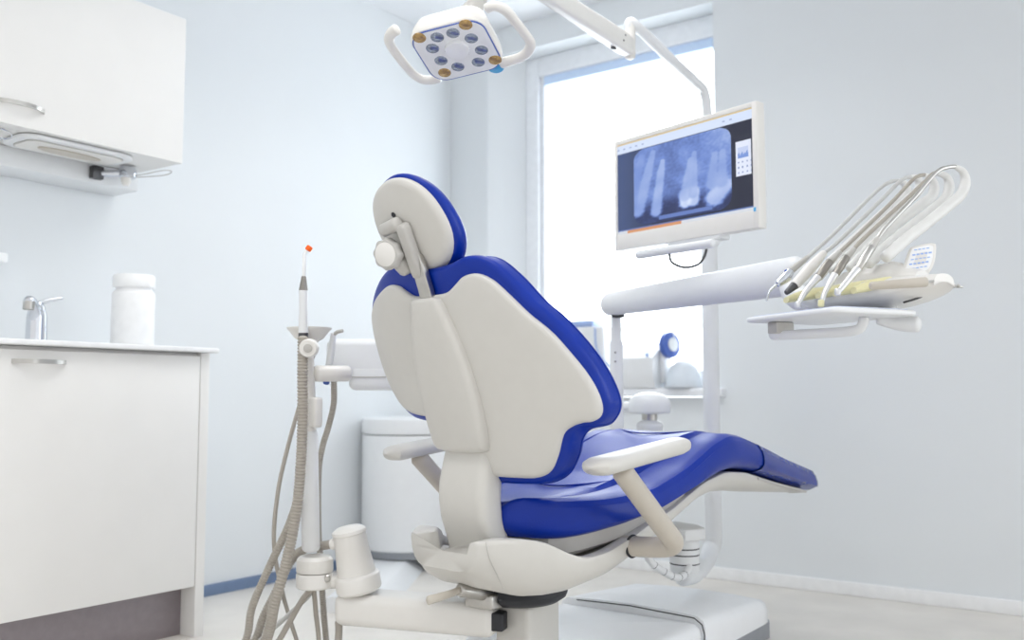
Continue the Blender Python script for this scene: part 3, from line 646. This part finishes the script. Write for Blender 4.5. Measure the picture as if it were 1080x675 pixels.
# direction of sight to the head sits left of the axis: swing the normal with it
def lp(px, py, off=0.): return onplane(px, py, LC+ln*off, ln)
cor = [lp(430, 38), lp(499, 19), lp(536, 66), lp(463, 83)]
e1_ = ((cor[1]-cor[0])+(cor[2]-cor[3])).normalized(); e2_ = ln.cross(e1_).normalized()
if (cor[3]-cor[0]).dot(e2_) < 0: e2_ = -e2_
ctr = sum(cor, Vector())/4
wd = ((cor[1]-cor[0]).length+(cor[2]-cor[3]).length)/2; hd = ((cor[3]-cor[0]).dot(e2_)+(cor[2]-cor[1]).dot(e2_))/2
ez = e1_.cross(e2_); ez = ez if ez.dot(ln) > 0 else -ez
ML = Matrix(((e1_.x, e2_.x, ln.x, ctr.x), (e1_.y, e2_.y, ln.y, ctr.y), (e1_.z, e2_.z, ln.z, ctr.z), (0, 0, 0, 1)))
W_, H_ = wd*1.08, hd*1.08
print('lamp', wd, hd)
b = B()
rings = []
for s_, z in ((.25, -.062), (.6, -.06), (.8, -.054), (.93, -.044), (1.0, -.026), (1.03, -.008), (1.03, -.002), (1.0, .003), (.97, .004)):
    rings.append([ML @ Vector((x*s_, y*s_, z)) for x, y in rrect(W_, H_, W_*.24)])
loft(b, rings); hd_ = obj('lamp_head', b, WPLAS, lamp)
b = B(); slab(b, rrect(W_*.95, H_*.95, W_*.21), ML @ Matrix.Translation((0, 0, .002)), .006, .002); fc = obj('lamp_face', b, LAMPF, lamp)
b = B(); tube(b, [ML @ Vector((x, y, .0055)) for x, y in (lambda q: q+q[:1])(rrect(W_*.965, H_*.965, W_*.215))], .0016, n=6, spline=False); obj('face_trim', b, TINT, lamp, label='thin blue trim line')
ringl = [(365, 177), (440, 157), (527, 182), (575, 238), (560, 295), (463, 317), (383, 288), (343, 230)]; corn = [(280, 180), (500, 118), (640, 285), (400, 345)]
MLi = ML.inverted()
for lst, m, rr_ in ((ringl, LENS, .0135), (corn, AMBER, .0135)):
    for zx, zy in lst:
        q = MLi @ lp(380+zx/4.5, zy/4.5, .008)
        b = B(); lathe(b, [(.001, .0088), (rr_*.35, .0084), (rr_*.7, .0072), (rr_*.95, .0056), (rr_*1.02, .0062), (rr_*1.1, .0055), (rr_*1.1, .004), (.001, .0035)], ML @ Matrix.Translation((q.x, q.y, .003)), 24)
        obj('lens', b, m, fc, label='amber lens' if m is AMBER else 'silvery lens')
q = MLi @ lp(380+460/4.5, 232/4.5, .008)
b = B(); lathe(b, [(.001, .008), (.012, .0095), (.024, .0125), (.0265, .0125), (.028, .009), (.028, .005), (.001, .004)], ML @ Matrix.Translation((q.x, q.y, .003)), 32); obj('centre_reflector', b, LAMPF, fc)
def lh(pts, off): return [onplane(380+x/4.5, y/4.5, LC+ln*off, ln) for x, y in pts]
for nm, pts in (('l', [(372, 372), (335, 380), (290, 376), (245, 345), (190, 280), (150, 225), (136, 190), (148, 158), (172, 140)]), ('r', [(600, 40), (640, 30), (690, 50), (730, 95), (785, 165), (808, 205), (795, 245), (760, 272), (705, 290), (670, 300)])):
    b = B(); tube(b, lh(pts, -.012), [.010, .010, .009, .009, .009, .010], n=16, sub=6, flat=1.3); obj('handle', b, WPLAS, lamp)
b = B(); q = MLi @ lp(523, 70, -.02); lathe(b, [(.001, 0), (.02, 0), (.021, .004), (.019, .014), (.001, .018)], ML @ Matrix.Translation((q.x, q.y, -.03)), 24); obj('sensor', b, SKYB, lamp, label='sky blue sensor button')
b = B(); top = ML @ Vector((.0, -.02, -.055)); tube(b, [top, dep(503, 4, 2.13), dep(503, -12, 2.14), dep(498, -40, 2.17), end], [.022, .02, .02, .018], n=18, sub=5); obj('yoke', b, GREYP, lamp, label='light grey yoke')

# collar on which the post swings, fixed under the chair front
b = B(); T = Matrix.Translation((mnt.x, mnt.y, 0))
lathe(b, [(.001, .235), (.04, .235), (.043, .24), (.043, .258), (.041, .26), (.043, .262), (.043, .284), (.041, .286), (.043, .288), (.043, .302), (.041, .304), (.043, .306), (.043, .33), (.001, .331)], T, 36)
col = obj('swing_collar', b, COOLW, chair)
b = B(); MM = T @ Matrix.Rotation(-.35, 4, 'Z')
slab(b, [(-.10, -.06), (.0, -.065), (.05, -.045), (.062, -.01), (.055, .03), (.0, .06), (-.10, .06)], MM @ Matrix.Translation((0, 0, .331)), .036, .006, dome=.008); obj('swing_bracket', b, COOLW, chair)
b = B(); tube(b, [(mnt.x-.06, mnt.y-.02, .345), (mnt.x-.1, mnt.y-.12, .37), (mnt.x-.10, mnt.y-.22, .40), (mnt.x-.10, mnt.y-.3, .43)], [.03, .034, .036, .036], n=18); obj('mount_arm', b, COOLW, chair)
for z in (.260, .286, .304):
    b = B(); lathe(b, [(.0405, z-.0016), (.0434, z-.0016), (.0434, z+.0016), (.0405, z+.0016)], T, 36); obj('collar_ring', b, BLACK, col)
b = B(); P_ = [dep(683, 588, 2.62), dep(690, 596, 2.63), dep(702, 604, 2.66), dep(713, 609, 2.68), dep(722, 606, 2.72), dep(727, 597, 2.75), dep(729, 587, 2.77)]
tube(b, P_, .0105, n=14); pc = obj('power_cable', b, COOLW, chair)
Q = cat(P_, 12)
for i in (12, 22, 31, 40, 48):
    b = B(); tube(b, [Q[i], Q[i].lerp(Q[i+1], .35)], .0109, n=14, spline=False, round_ends=False); obj('cable_band', b, BLACK, pc)

# ================================================================== delivery arm
rod = Vector((-1.571, 2.80, 0))
dl = thing('delivery_arm', 'long white swing arm on an upright rod carrying the instrument unit', 'support arm', rod)
b = B(); lathe(b, [(.001, .42), (.0225, .42), (.0225, .93), (.0215, .935), (.018, .94), (.018, .985), (.017, 1.03), (.001, 1.03)], Matrix.Translation(rod), 28); r_ = obj('rod', b, COOLW, dl)
for zz in (.897, .867):
    b = B(); lathe(b, [(.001, 0), (.003, 0), (.003, .0015), (.001, .002)], axisM(rod+Vector((.008, -.0215, zz)), (.3, -1, 0)), 10); obj('screw', b, DKSTEEL, r_)
b = B(); tube(b, [rod+Vector((0, 0, .47)), rod+Vector((0, 0, .43)), rod+Vector((.03, -.02, .395)), rod+Vector((.1, -.06, .38)), rod+Vector((.24, -.14, .375))], .0225, n=20, sub=6); obj('rod_elbow', b, COOLW, dl)
bl, brr = dep(644, 320.5, 3.17), dep(838, 291, 2.42)
b = B(); ax_ = (brr-bl).normalized(); sd_ = ax_.cross(Vector((0, 0, 1))).normalized(); u_ = sd_.cross(ax_)
rings = []; N = 30
for i in range(N+1):
    f = i/N; p = bl.lerp(brr, f); h = (.040+.011*f); w = .032
    rings.append([p+sd_*(w*math.cos(a))+u_*(h*math.sin(a)) for a in [2*PI*k/28 for k in range(28)]])
pre = [[bl-ax_*d+sd_*(.032*q*math.cos(a))+u_*(.040*q*math.sin(a)) for a in [2*PI*k/28 for k in range(28)]] for d, q in ((.032, .3), (.03, .6), (.022, .85), (.01, .97))]
post_ = [[brr+ax_*d+sd_*(.032*q*math.cos(a))+u_*(.051*q*math.sin(a)) for a in [2*PI*k/28 for k in range(28)]] for d, q in ((.01, .97), (.025, .85), (.035, .6), (.04, .3))]
loft(b, pre+rings+post_); bm_ = obj('swing_beam', b, COOLW, dl)
b = B(); rbox(b, dep(652, 330.5, 3.15), (.035, .035, .03), .006); obj('pivot_gap', b, BLACK, bm_, label='dark pivot gap')

# ================================================================== instrument unit
rV, hV = Vector((.847, -.526, 0)), Vector((.526, .847, 0)); rV.normalize(); hV.normalize()
UC = dep(905, 300, 2.15)
MD = Matrix(((rV.x, hV.x, 0, UC.x), (rV.y, hV.y, 0, UC.y), (0, 0, 1, UC.z), (0, 0, 0, 1)))
def Dp(r, h, z): return MD @ Vector((r, h, z))
unit = thing('instrument_unit', 'white dental instrument unit with five whip arms held by the swing arm', 'instrument unit', UC)
# body: rounded, pointed to both ends
b = B(); rings = []
for i in range(25):
    f = i/24; r = -.215+.43*f; q = math.sin(PI*min(max(f, .015), .985))**.42
    hw = .105*q; zt = .004*q+.0; zb = -.060*q
    zc = -.026; rings.append([Dp(r, .03+hw*math.copysign(abs(math.cos(a))**.8, math.cos(a)), zc+(zt-zc if math.sin(a) > 0 else zc-zb)*math.copysign(abs(math.sin(a))**.75, math.sin(a))*1.0) for a in [2*PI*k/28 for k in range(28)]])
loft(b, rings); obj('body', b, WPLAS, unit)
# hump from which the whips rise
b = B(); rings = []
for i in range(17):
    f = i/16; r = -.135+.28*f; q = math.sin(PI*min(max(f, .02), .98))**.4
    rings.append([Dp(r, .045+.062*q*math.cos(a), .002+.045*q*math.sin(a)) for a in [2*PI*k/20 for k in range(20)]])
loft(b, rings); obj('whip_hood', b, WPLAS, unit)
RI = [-.11, -.055, 0, .055, .11]
for i, r in enumerate(RI):                                       # yellow silicone rests
    b = B(); rings = []
    for f in range(9):
        h = -.115+.10*f/8; k = .6+.4*math.sin(PI*f/8)
        rings.append([Dp(r+.0+.017*k*math.cos(a), h, -.030+.5*(h+.115)*.55+.012*k*math.sin(a)) for a in [2*PI*j/14 for j in range(14)]])
    loft(b, rings); obj('instrument_rest', b, YEL, unit, label='pale yellow silicone rest')
WH = [[(-.02, .03), (.03, .075), (.10, .13), (.2, .205), (.255, .24), (.268, .262), (.258, .28), (.24, .285)],
      [(-.02, .035), (.03, .075), (.1, .132), (.2, .212), (.245, .245), (.256, .265), (.245, .28), (.226, .281)],
      [(-.02, .035), (.03, .078), (.121, .149), (.2, .2), (.233, .222), (.243, .245), (.235, .265), (.214, .273)],
      [(-.02, .04), (.03, .078), (.099, .125), (.18, .178), (.218, .206), (.231, .235), (.222, .258), (.19, .264)],
      [(-.024, .046), (.042, .093), (.10, .13), (.161, .171), (.205, .203), (.22, .232), (.214, .256), (.19, .266)]]
for i, r in enumerate(RI):
    b = B(); tube(b, [Dp(r, h, z) for h, z in WH[i]], [.013, .013, .0125, .0125, .012, .0115, .0085, .005], n=16, sub=7); obj('whip_arm', b, TRANSL, unit, label='translucent white whip arm')
# keypad
kpts = [(948, 289), (957, 272), (969.5, 261.5), (989, 260), (984, 281), (969, 291)]
kc = dep(968, 275, 2.06)
kn_ = (-(Fv) * .8+Vector((0, 0, .25))-Rv*.15).normalized()
kx = Vector((0, 0, 1)).cross(kn_).normalized(); ky = kn_.cross(kx)
MK = Matrix(((kx.x, ky.x, kn_.x, kc.x), (kx.y, ky.y, kn_.y, kc.y), (kx.z, ky.z, kn_.z, kc.z), (0, 0, 0, 1))) @ Matrix.Rotation(math.radians(8), 4, 'Z')
kout = [(.044, .026), (.04, .033), (.03, .035), (.0, .033), (-.012, .028), (-.034, -.012), (-.04, -.027), (-.033, -.033), (0, -.034), (.018, -.03), (.034, -.006)]
kout = [(p.x, p.y) for p in cat([Vector((x, y, 0)) for x, y in kout], 5, True)]
b = B(); slab(b, kout, MK @ Matrix.Translation((0, 0, -.014)), .022, .006, dome=.002); kb = obj('keypad', b, WPLAS, unit)
b = B(); slab(b, [(x*.8, y*.82) for x, y in kout], MK @ Matrix.Translation((0, 0, .0075)), .002, .0008); obj('keypad_panel', b, JAR, kb)
b = B()
for row, (n1, y) in enumerate(((4, .022), (5, .011), (5, .001), (5, -.009), (5, -.019))):
    for k in range(n1):
        rbox(b, (-.018+k*.0085+y*.55+.004, y, .0102), (.006, .003 if row in (1, 3) else .0018, .001), 0, MK)
obj('keypad_symbols', b, mat('keypad_blue', (158, 186, 238), .5), kb, label='small blue key symbols')
b = B(); tube(b, [dep(950, 284, 2.08), dep(938, 282, 2.12), dep(930, 292, 2.14)], [.014, .013, .016], n=14); obj('keypad_stem', b, WPLAS, unit)
# grip cylinder and end bolt
b = B(); tube(b, [dep(919, 301.5, 1.93), dep(976, 297.5, 1.93)], [.0085, .0105], n=20, spline=False); obj('grip', b, BEIGE, unit, label='beige grip cylinder')
g0 = dep(976.5, 297.3, 1.93); b = B(); tube(b, [g0, dep(984, 296.5, 1.95), dep(987, 298, 2.04)], .003, n=10, spline=False); obj('grip_pin', b, STEEL, unit)
b = B(); tube(b, [dep(986, 301.5, 2.02), dep(1015, 302.6, 2.03)], .0025, n=10, spline=False)
for x in (990, 995, 1000, 1005, 1010): tube(b, [dep(x, 301.6, 2.02), dep(x+2, 301.7, 2.02)], .0042, n=12, spline=False)
obj('end_rail', b, STEEL, unit, label='small ribbed metal rail')
b = B()
for pts in ([(965, 309, 2.02), (968, 308, 2.02), (970, 306, 2.02)], [(953, 319, 2.02), (964, 316, 2.02), (972, 313, 2.02)]): tube(b, [dep(*p) for p in pts], .0022, n=8, spline=False)
obj('logo_stroke', b, DKSTEEL, unit, label='dark curved emblem strokes')
# neck to the beam
b = B(); tube(b, [brr+Vector((-.01, 0, -.02)), brr+Vector((.02, -.03, -.06)), Dp(-.12, .05, -.04), Dp(-.05, .04, -.045)], [.03, .032, .034, .03], n=18); obj('neck', b, COOLW, unit)
# tray under the instruments
tr = thing('instrument_tray', 'flat white tray below the dental instruments', 'tray', Dp(0, -.09, -.085))
b = B(); slab(b, rrect(.31, .225, .018), MD @ Matrix.Translation((0, -.09, -.083)), .012, .005); obj('tray_plate', b, COOLW, tr)
b = B(); slab(b, rrect(.285, .2, .012), MD @ Matrix.Translation((0, -.09, -.0712)), .003, .001); obj('tray_mat', b, mat('tray_blue_grey', (206, 213, 232), .35), tr, label='bluish tray surface')
b = B(); tube(b, [Dp(-.11, -.15, -.084), Dp(-.115, -.15, -.108), Dp(-.10, -.15, -.114), Dp(.0, -.11, -.114), Dp(.07, -.08, -.112), Dp(.085, -.07, -.10), Dp(.088, -.068, -.086)], .0085, n=14, sub=6, flat=1.3); obj('tray_handle', b, COOLW, tr)
b = B(); rbox(b, (-.10, -.14, -.097), (.035, .05, .026), .003, MD); obj('tray_clip', b, GREYP, tr, label='grey clip under the tray')
b = B(); tube(b, [Dp(.06, .0, -.084), Dp(.09, .03, -.095), Dp(.12, .05, -.098)], [.012, .016, .018], n=16); tube(b, [Dp(.06, .02, -.08), Dp(.06, .03, -.055)], .02, spline=False); obj('tray_mount', b, COOLW, tr)
# five instruments, each with its own hose
HPZ = [[(-.171, -.034), (-.164, -.016), (-.158, -.008), (-.138, .007), (-.113, .024), (-.101, .038), (-.05, .074), (.027, .133), (.125, .216), (.18, .260), (.215, .280), (.24, .285)],
       [(-.158, -.020), (-.13, .001), (-.089, .039), (-.048, .077), (.003, .113), (.126, .213), (.18, .259), (.206, .276), (.226, .281)],
       [(-.171, -.054), (-.157, -.031), (-.113, .012), (-.08, .048), (-.014, .1), (.106, .197), (.169, .253), (.195, .269), (.214, .273)],
       [(-.154, -.055), (-.142, -.027), (-.114, .011), (-.082, .05), (-.033, .094), (.085, .185), (.155, .240), (.175, .257), (.19, .264)],
       [(-.157, -.036), (-.141, -.021), (-.102, .017), (-.062, .065), (-.021, .111), (.062, .182), (.131, .246), (.166, .262), (.19, .266)]]
LBL = ['air water syringe with a bent thin nozzle, leftmost of the instruments', 'white tapered motor handpiece with a short grey nose, second instrument from the left', 'silver handpiece with a dark grip, middle one of the five instruments', 'silver handpiece with a dark grip, fourth instrument from the left', 'slim all silver handpiece, rightmost of the five instruments']
for i, r in enumerate(RI):
    Z = [Dp(r, h, z) for h, z in HPZ[i]]
    t = thing('dental_handpiece' if i else 'air_syringe', LBL[i], 'handpiece' if i else 'syringe', Z[0], 0, 'instruments on the instrument unit')
    if i == 0:
        b = B(); tube(b, [Z[0], Z[1], Z[2], Z[3]], [.0022, .0022, .0026, .003], n=10); obj('nozzle', b, CHROME, t, label='thin bent chrome nozzle')
        b = B(); tube(b, [Z[3], Z[4], Z[5]], [.008, .013, .010], n=16); obj('head', b, CHROME, t)
        b = B(); tube(b, [Z[4]+Vector((0, 0, .008)), Z[4]+Vector((0, 0, .016))], .004, n=10, spline=False); obj('button', b, TINT, t)
        b = B(); tube(b, [Z[5], Z[6]], [.0085, .006], n=14, spline=False); obj('grip', b, GREYP, t); hs_ = Z[6:]
    elif i == 1:
        b = B(); tube(b, [Z[0], Z[0].lerp(Z[1], .9)], [.006, .0105], n=16, spline=False); obj('nose', b, DKSTEEL, t, label='grey metal nose')
        b = B(); tube(b, [Z[0].lerp(Z[1], .9), Z[2], Z[3]], [.0115, .0135, .008], n=18); obj('body', b, WPLAS, t); hs_ = Z[3:]
    else:
        b = B(); tube(b, [Z[0]-hV*.001-Vector((0, 0, .004)), Z[0]+Vector((0, 0, .006))], .0068, n=14, spline=False); obj('head', b, HPM if i != 3 else YEL, t)
        b = B(); tube(b, [Z[0], Z[1], Z[2]], [.0048, .006, .0085], n=16); obj('neck', b, HPM, t)
        b = B(); tube(b, [Z[2], Z[3]], [.0088, .0092], n=16, spline=False); obj('grip', b, STEEL if i == 4 else GRIPM, t, label=None if i == 4 else 'dark metal grip')
        b = B(); tube(b, [Z[3], Z[3].lerp(Z[4], .45)], [.0085, .006], n=16, spline=False); obj('coupling', b, GREYP, t); hs_ = [Z[3].lerp(Z[4], .4)]+Z[4:]
    b = B(); tube(b, hs_, [.0048]*2 if i != 2 else [.0045]*2, n=12, sub=6); obj('hose', b, HOSEL if i < 2 else HOSE if i < 4 else STEEL, t)

# ================================================================== water bottle
wb = dep(685, 440, 3.3)
t = thing('water_bottle', 'white water bottle under a domed cap behind the leg rest', 'bottle', (wb.x, wb.y, wb.z-.2))
T = Matrix.Translation((wb.x, wb.y, 0))
b = B(); lathe(b, [(.001, .46), (.058, .46), (.062, .47), (.064, .55), (.062, .6), (.056, .622), (.044, .634), (.046, .642), (.046, .652), (.04, .66), (.03, .664), (.026, .668), (.001, .668)], T, 44); obj('body', b, COOLW, t)
b = B(); lathe(b, [(.001, .664), (.027, .664), (.027, .69), (.001, .69)], T, 28); obj('neck_ring', b, STEEL, t, label='grey metal neck ring')
b = B(); lathe(b, [(.001, .69), (.068, .69), (.074, .696), (.075, .72), (.07, .738), (.05, .756), (.025, .764), (.001, .766)], T, 48); tube(b, [(wb.x-.0, wb.y, .712), (wb.x-.11, wb.y-.06, .712)], .02, spline=False); obj('cap', b, COOLW, t)

# ================================================================== monitor
TL, TR, BR, BL = dep(647, 148.5, 3.03), dep(797, 104.5, 2.6), dep(801, 238, 2.6), dep(649, 268, 3.03)
mz1, mz0 = (TL.z+TR.z)/2, (BL.z+BR.z)/2
ml, mr = (TL+BL)/2, (TR+BR)/2
mdir = mr-ml; mdir.z = 0; MROT = math.atan2(mdir.y, mdir.x); mc = (ml+mr)/2; mc.z = 0
MMON = Matrix.Translation(mc) @ Matrix.Rotation(MROT, 4, 'Z')
mx0, mx1, MY = -mdir.length/2, mdir.length/2, 0.
print('monitor', mdir.length, mz1-mz0, math.degrees(MROT), TL.z, TR.z, BL.z, BR.z)
def mob(name, bm, m, par, label=None):
    bm.transform(MMON); return obj(name, bm, m, par, label=label)
mon = thing('monitor', 'white framed monitor showing a dental x ray in front of the window', 'monitor', (mc.x, mc.y, mz0), MROT)
bz = .012; bb = .050
sx0, sx1, sz0, sz1 = mx0+bz, mx1-bz-.005, mz0+bb, mz1-.014
b = B()
for lo, hi in (((mx0, MY, mz0), (sx0, MY+.035, mz1)), ((sx1, MY, mz0), (mx1, MY+.035, mz1)), ((sx0, MY, sz1), (sx1, MY+.035, mz1)), ((sx0, MY, mz0), (sx1, MY+.035, sz0))): box2(b, lo, hi, .0015)
mob('bezel', b, WPLAS, mon)
b = B(); box2(b, (mx0+.006, MY+.02, mz0+.01), (mx1-.006, MY+.055, mz1-.006), .012); rbox(b, ((mx0+mx1)/2, MY+.065, (mz0+mz1)/2), (.2, .03, .16), .01); mob('back_cover', b, COOLW, mon)
# picture on the screen: colour attribute on a fine grid
def sm(a, b_, x):
    t_ = min(max((x-a)/(b_-a), 0), 1); return t_*t_*(3-2*t_)
TEETH = [([(.165, .78), (.20, .60), (.25, .38), (.29, .18)], [.058, .055, .042, .025], .72), ([(.11, .76), (.15, .45), (.2, .2)], [.05, .045, .03], .6), ([(.31, .82), (.325, .66), (.352, .4), (.365, .3)], [.052, .042, .034, .02], .78),
         ([(.53, .79), (.535, .7)], [.050, .055], 1.05), ([(.59, .79), (.585, .7)], [.050, .055], 1.05), ([(.53, .72), (.575, .36)], [.05, .025], .75), ([(.59, .72), (.60, .3)], [.04, .022], .72), ([(.74, .80), (.80, .70)], [.08, .08], .92), ([(.72, .66), (.745, .36)], [.05, .025], .7), ([(.79, .66), (.80, .36)], [.05, .025], .7)]
def xray(s, t_):
    n1 = mnoise.noise(Vector((s*9, t_*9, 0))); n2 = mnoise.noise(Vector((s*45, t_*40, 3)))
    v = .50+.12*n1+.08*n2
    v -= .12*sm(.22, .48, s)*(1-sm(.42, .56, s))
    v -= .46*sm(.62, .84, t_)
    v += .22*sm(.6, .9, s)*(1-sm(.1, .45, t_))
    for ax_p, rs, k in TEETH:
        best = 0
        for (a, ra), (c, rb) in zip(list(zip(ax_p, rs)), list(zip(ax_p, rs))[1:]):
            dx, dy = c[0]-a[0], c[1]-a[1]; ll = dx*dx+dy*dy
            f = min(max(((s-a[0])*dx+(t_-a[1])*dy)/ll, 0), 1)
            d = math.hypot(s-a[0]-f*dx, (t_-a[1]-f*dy)*.8); rr2 = (ra+(rb-ra)*f)*(1+.12*n2)
            best = max(best, 1-sm(rr2*.55, rr2*1.15, d))
        v = v+(k*.95*(1+.10*n1)-v)*best*.85
    if .33 < s < .72 and .875 < t_ < .915: v = max(v, .42)
    v = min(max(v, 0), 1)
    lo_, mi, hi_ = (34, 46, 92), (110, 138, 206), (222, 232, 252)
    c = [lo_[k]+(mi[k]-lo_[k])*min(v*2, 1) if v < .5 else mi[k]+(hi_[k]-mi[k])*(v-.5)*2 for k in range(3)]
    return c
def screen(s, t_):
    if t_ < .014: return (222, 196, 140)
    if t_ < .105:
        if .05 < t_ < .07 and (s < .25 or .8 < s < .9) and int(s*60) % 3 == 0: return (150, 166, 205)
        return (214, 226, 248)
    if t_ > .968: return (214, 150, 100) if .08 < s < .5 else (214, 218, 224)
    if t_ > .955: return (96, 120, 180)
    # x-ray frame with round corners
    X0, X1, Y0, Y1, rc = .135, .855, .110, .935, .10
    dx = max(X0+rc-s, s-X1+rc, 0); dy = max(Y0+rc*1.2-t_, t_-Y1+rc*1.2, 0)/1.2
    if X0 < s < X1 and Y0 < t_ < Y1 and math.hypot(dx, dy) < rc: return xray(s, t_)
    if .885 < s < .985 and .30 < t_ < .64:
        if .36 < t_ < .47 and .9 < s < .97: return (120, 150, 215) if mnoise.noise(Vector((s*90, 1, 0)))*.06+.42 < t_ else (196, 208, 238)
        if t_ > .5 and int(s*110) % 3 == 0 and int(t_*60) % 3 == 0: return (120, 140, 190)
        return (226, 232, 248)
    g = sm(.0, .45, s); return [62+(28-62)*g, 80+(32-80)*g, 124+(52-124)*g]
b = B(); lay = b.loops.layers.float_color.new('picture'); NX, NY = 230, 150
G = [[b.verts.new((sx0+(sx1-sx0)*i/NX, MY+.004, sz1+(sz0-sz1)*j/NY)) for i in range(NX+1)] for j in range(NY+1)]
for j in range(NY):
    for i in range(NX):
        f = b.faces.new((G[j][i], G[j+1][i], G[j+1][i+1], G[j][i+1]))
        c = s2l(screen((i+.5)/NX, (j+.5)/NY))
        for lp_ in f.loops: lp_[lay] = (*c, 1)
m = bpy.data.materials.new('screen_picture'); m.use_nodes = True; nt = m.node_tree; p = nt.nodes['Principled BSDF']
at_ = nt.nodes.new('ShaderNodeVertexColor'); at_.layer_name = 'picture'
p.inputs['Base Color'].default_value = (.01, .01, .015, 1); p.inputs['Roughness'].default_value = .35
nt.links.new(at_.outputs['Color'], p.inputs['Emission Color']); p.inputs['Emission Strength'].default_value = .9
SCREEN = p
mob('screen', b, m, mon, label='screen with a blue grey dental x ray')
b = B(); box2(b, (mx1-.017, MY-.0005, sz0-.004), (mx1-.008, MY+.002, sz0+.008), .001); mob('power_light', b, SKYB, mon, label='blue power light')
# handle bar below and bracket to the post
hb0, hb1 = Vector((-.15, -.025, mz0-.029)), Vector((.135, -.025, mz0-.029))
b = B(); tube(b, [hb0, hb1], .0135, n=18, spline=False); mob('handle_bar', b, COOLW, mon, label='white handle bar below the screen')
b = B(); rbox(b, (.04, .028, mz0-.004), (.2, .05, .016), .005); tube(b, [(.115, .03, mz0-.004), (.118, .01, mz0-.022), hb1], .011, n=14); mob('bracket', b, COOLW, mon)
zc_ = (mz0+mz1)/2; bk = MMON @ Vector((0, .07, zc_)); bk2 = MMON @ Vector((0, .2, zc_))
b = B(); tube(b, [bk, bk2, Vector((pt.x+.03, pt.y-.12, zc_)), Vector((pt.x, pt.y-.02, zc_))], .022, n=18); lathe(b, [(.001, 0), (.036, 0), (.036, .1), (.001, .1)], Matrix.Translation((pt.x, pt.y, zc_-.05)), 28); obj('mount_arm', b, COOLW, mon)
b = B(); tube(b, [dep(706, 268, 2.75), dep(709, 277, 2.75), dep(722, 282, 2.75), dep(736, 279, 2.74), dep(743, 270, 2.73), dep(745, 262, 2.72)], .004, n=8); obj('cable', b, DKSTEEL, mon, label='dark looped cable')

# ================================================================== light
w = bpy.data.worlds.new('world'); scn.world = w; w.use_nodes = True; nt = w.node_tree
bg = nt.nodes['Background']; tc = nt.nodes.new('ShaderNodeTexCoord'); sp = nt.nodes.new('ShaderNodeSeparateXYZ')
nt.links.new(tc.outputs['Generated'], sp.inputs[0])
rp = nt.nodes.new('ShaderNodeValToRGB'); mr = nt.nodes.new('ShaderNodeMapRange')
mr.inputs['From Min'].default_value = -1; mr.inputs['From Max'].default_value = 1
nt.links.new(sp.outputs['Y'], mr.inputs['Value']); nt.links.new(mr.outputs['Result'], rp.inputs['Fac'])
rp.color_ramp.elements[0].position = .5; rp.color_ramp.elements[0].color = (.88, .875, .87, 1)
rp.color_ramp.elements[1].position = .62; rp.color_ramp.elements[1].color = (3.2, 3.36, 3.46, 1)
nt.links.new(rp.outputs['Color'], bg.inputs['Color']); bg.inputs['Strength'].default_value = 1.
def area(name, loc, size, power, rot, col=(1, 1, 1)):
    l = bpy.data.lights.new(name, 'AREA'); l.shape = 'RECTANGLE'; l.size, l.size_y = size; l.energy = power; l.color = col
    o = bpy.data.objects.new(name, l); o.location = loc; o.rotation_euler = rot; COL.objects.link(o); return o
area('window_daylight', ((NX0+NX1)/2+.05, WY+.085, 1.6), (.95, 1.55), 7, (PI/2, 0, PI), (.90, .965, 1))
area('added_ceiling_fill', (-1.6, 2.3, ZC-.03), (.8, 1.0), 9, (0, 0, 0), (1, .985, .96)).data.spread = math.radians(140)  # added fill from above for floor and base, no fixture modelled
area('added_ceiling_fill', (-1.0, .7, ZC-.03), (1.2, .6), 10.5, (0, 0, 0), (1, .985, .96)).data.spread = math.radians(140)  # second added fill, out of view, not a fixture of the room

scn.view_settings.view_transform = 'Standard'; scn.view_settings.look = 'None'
scn.view_settings.gamma = 1; scn.view_settings.use_curve_mapping = False
scn.view_settings.exposure = 0.16
try:
    scn.cycles.use_denoising = True
    scn.cycles.max_bounces = 8; scn.cycles.diffuse_bounces = 5
except Exception: pass
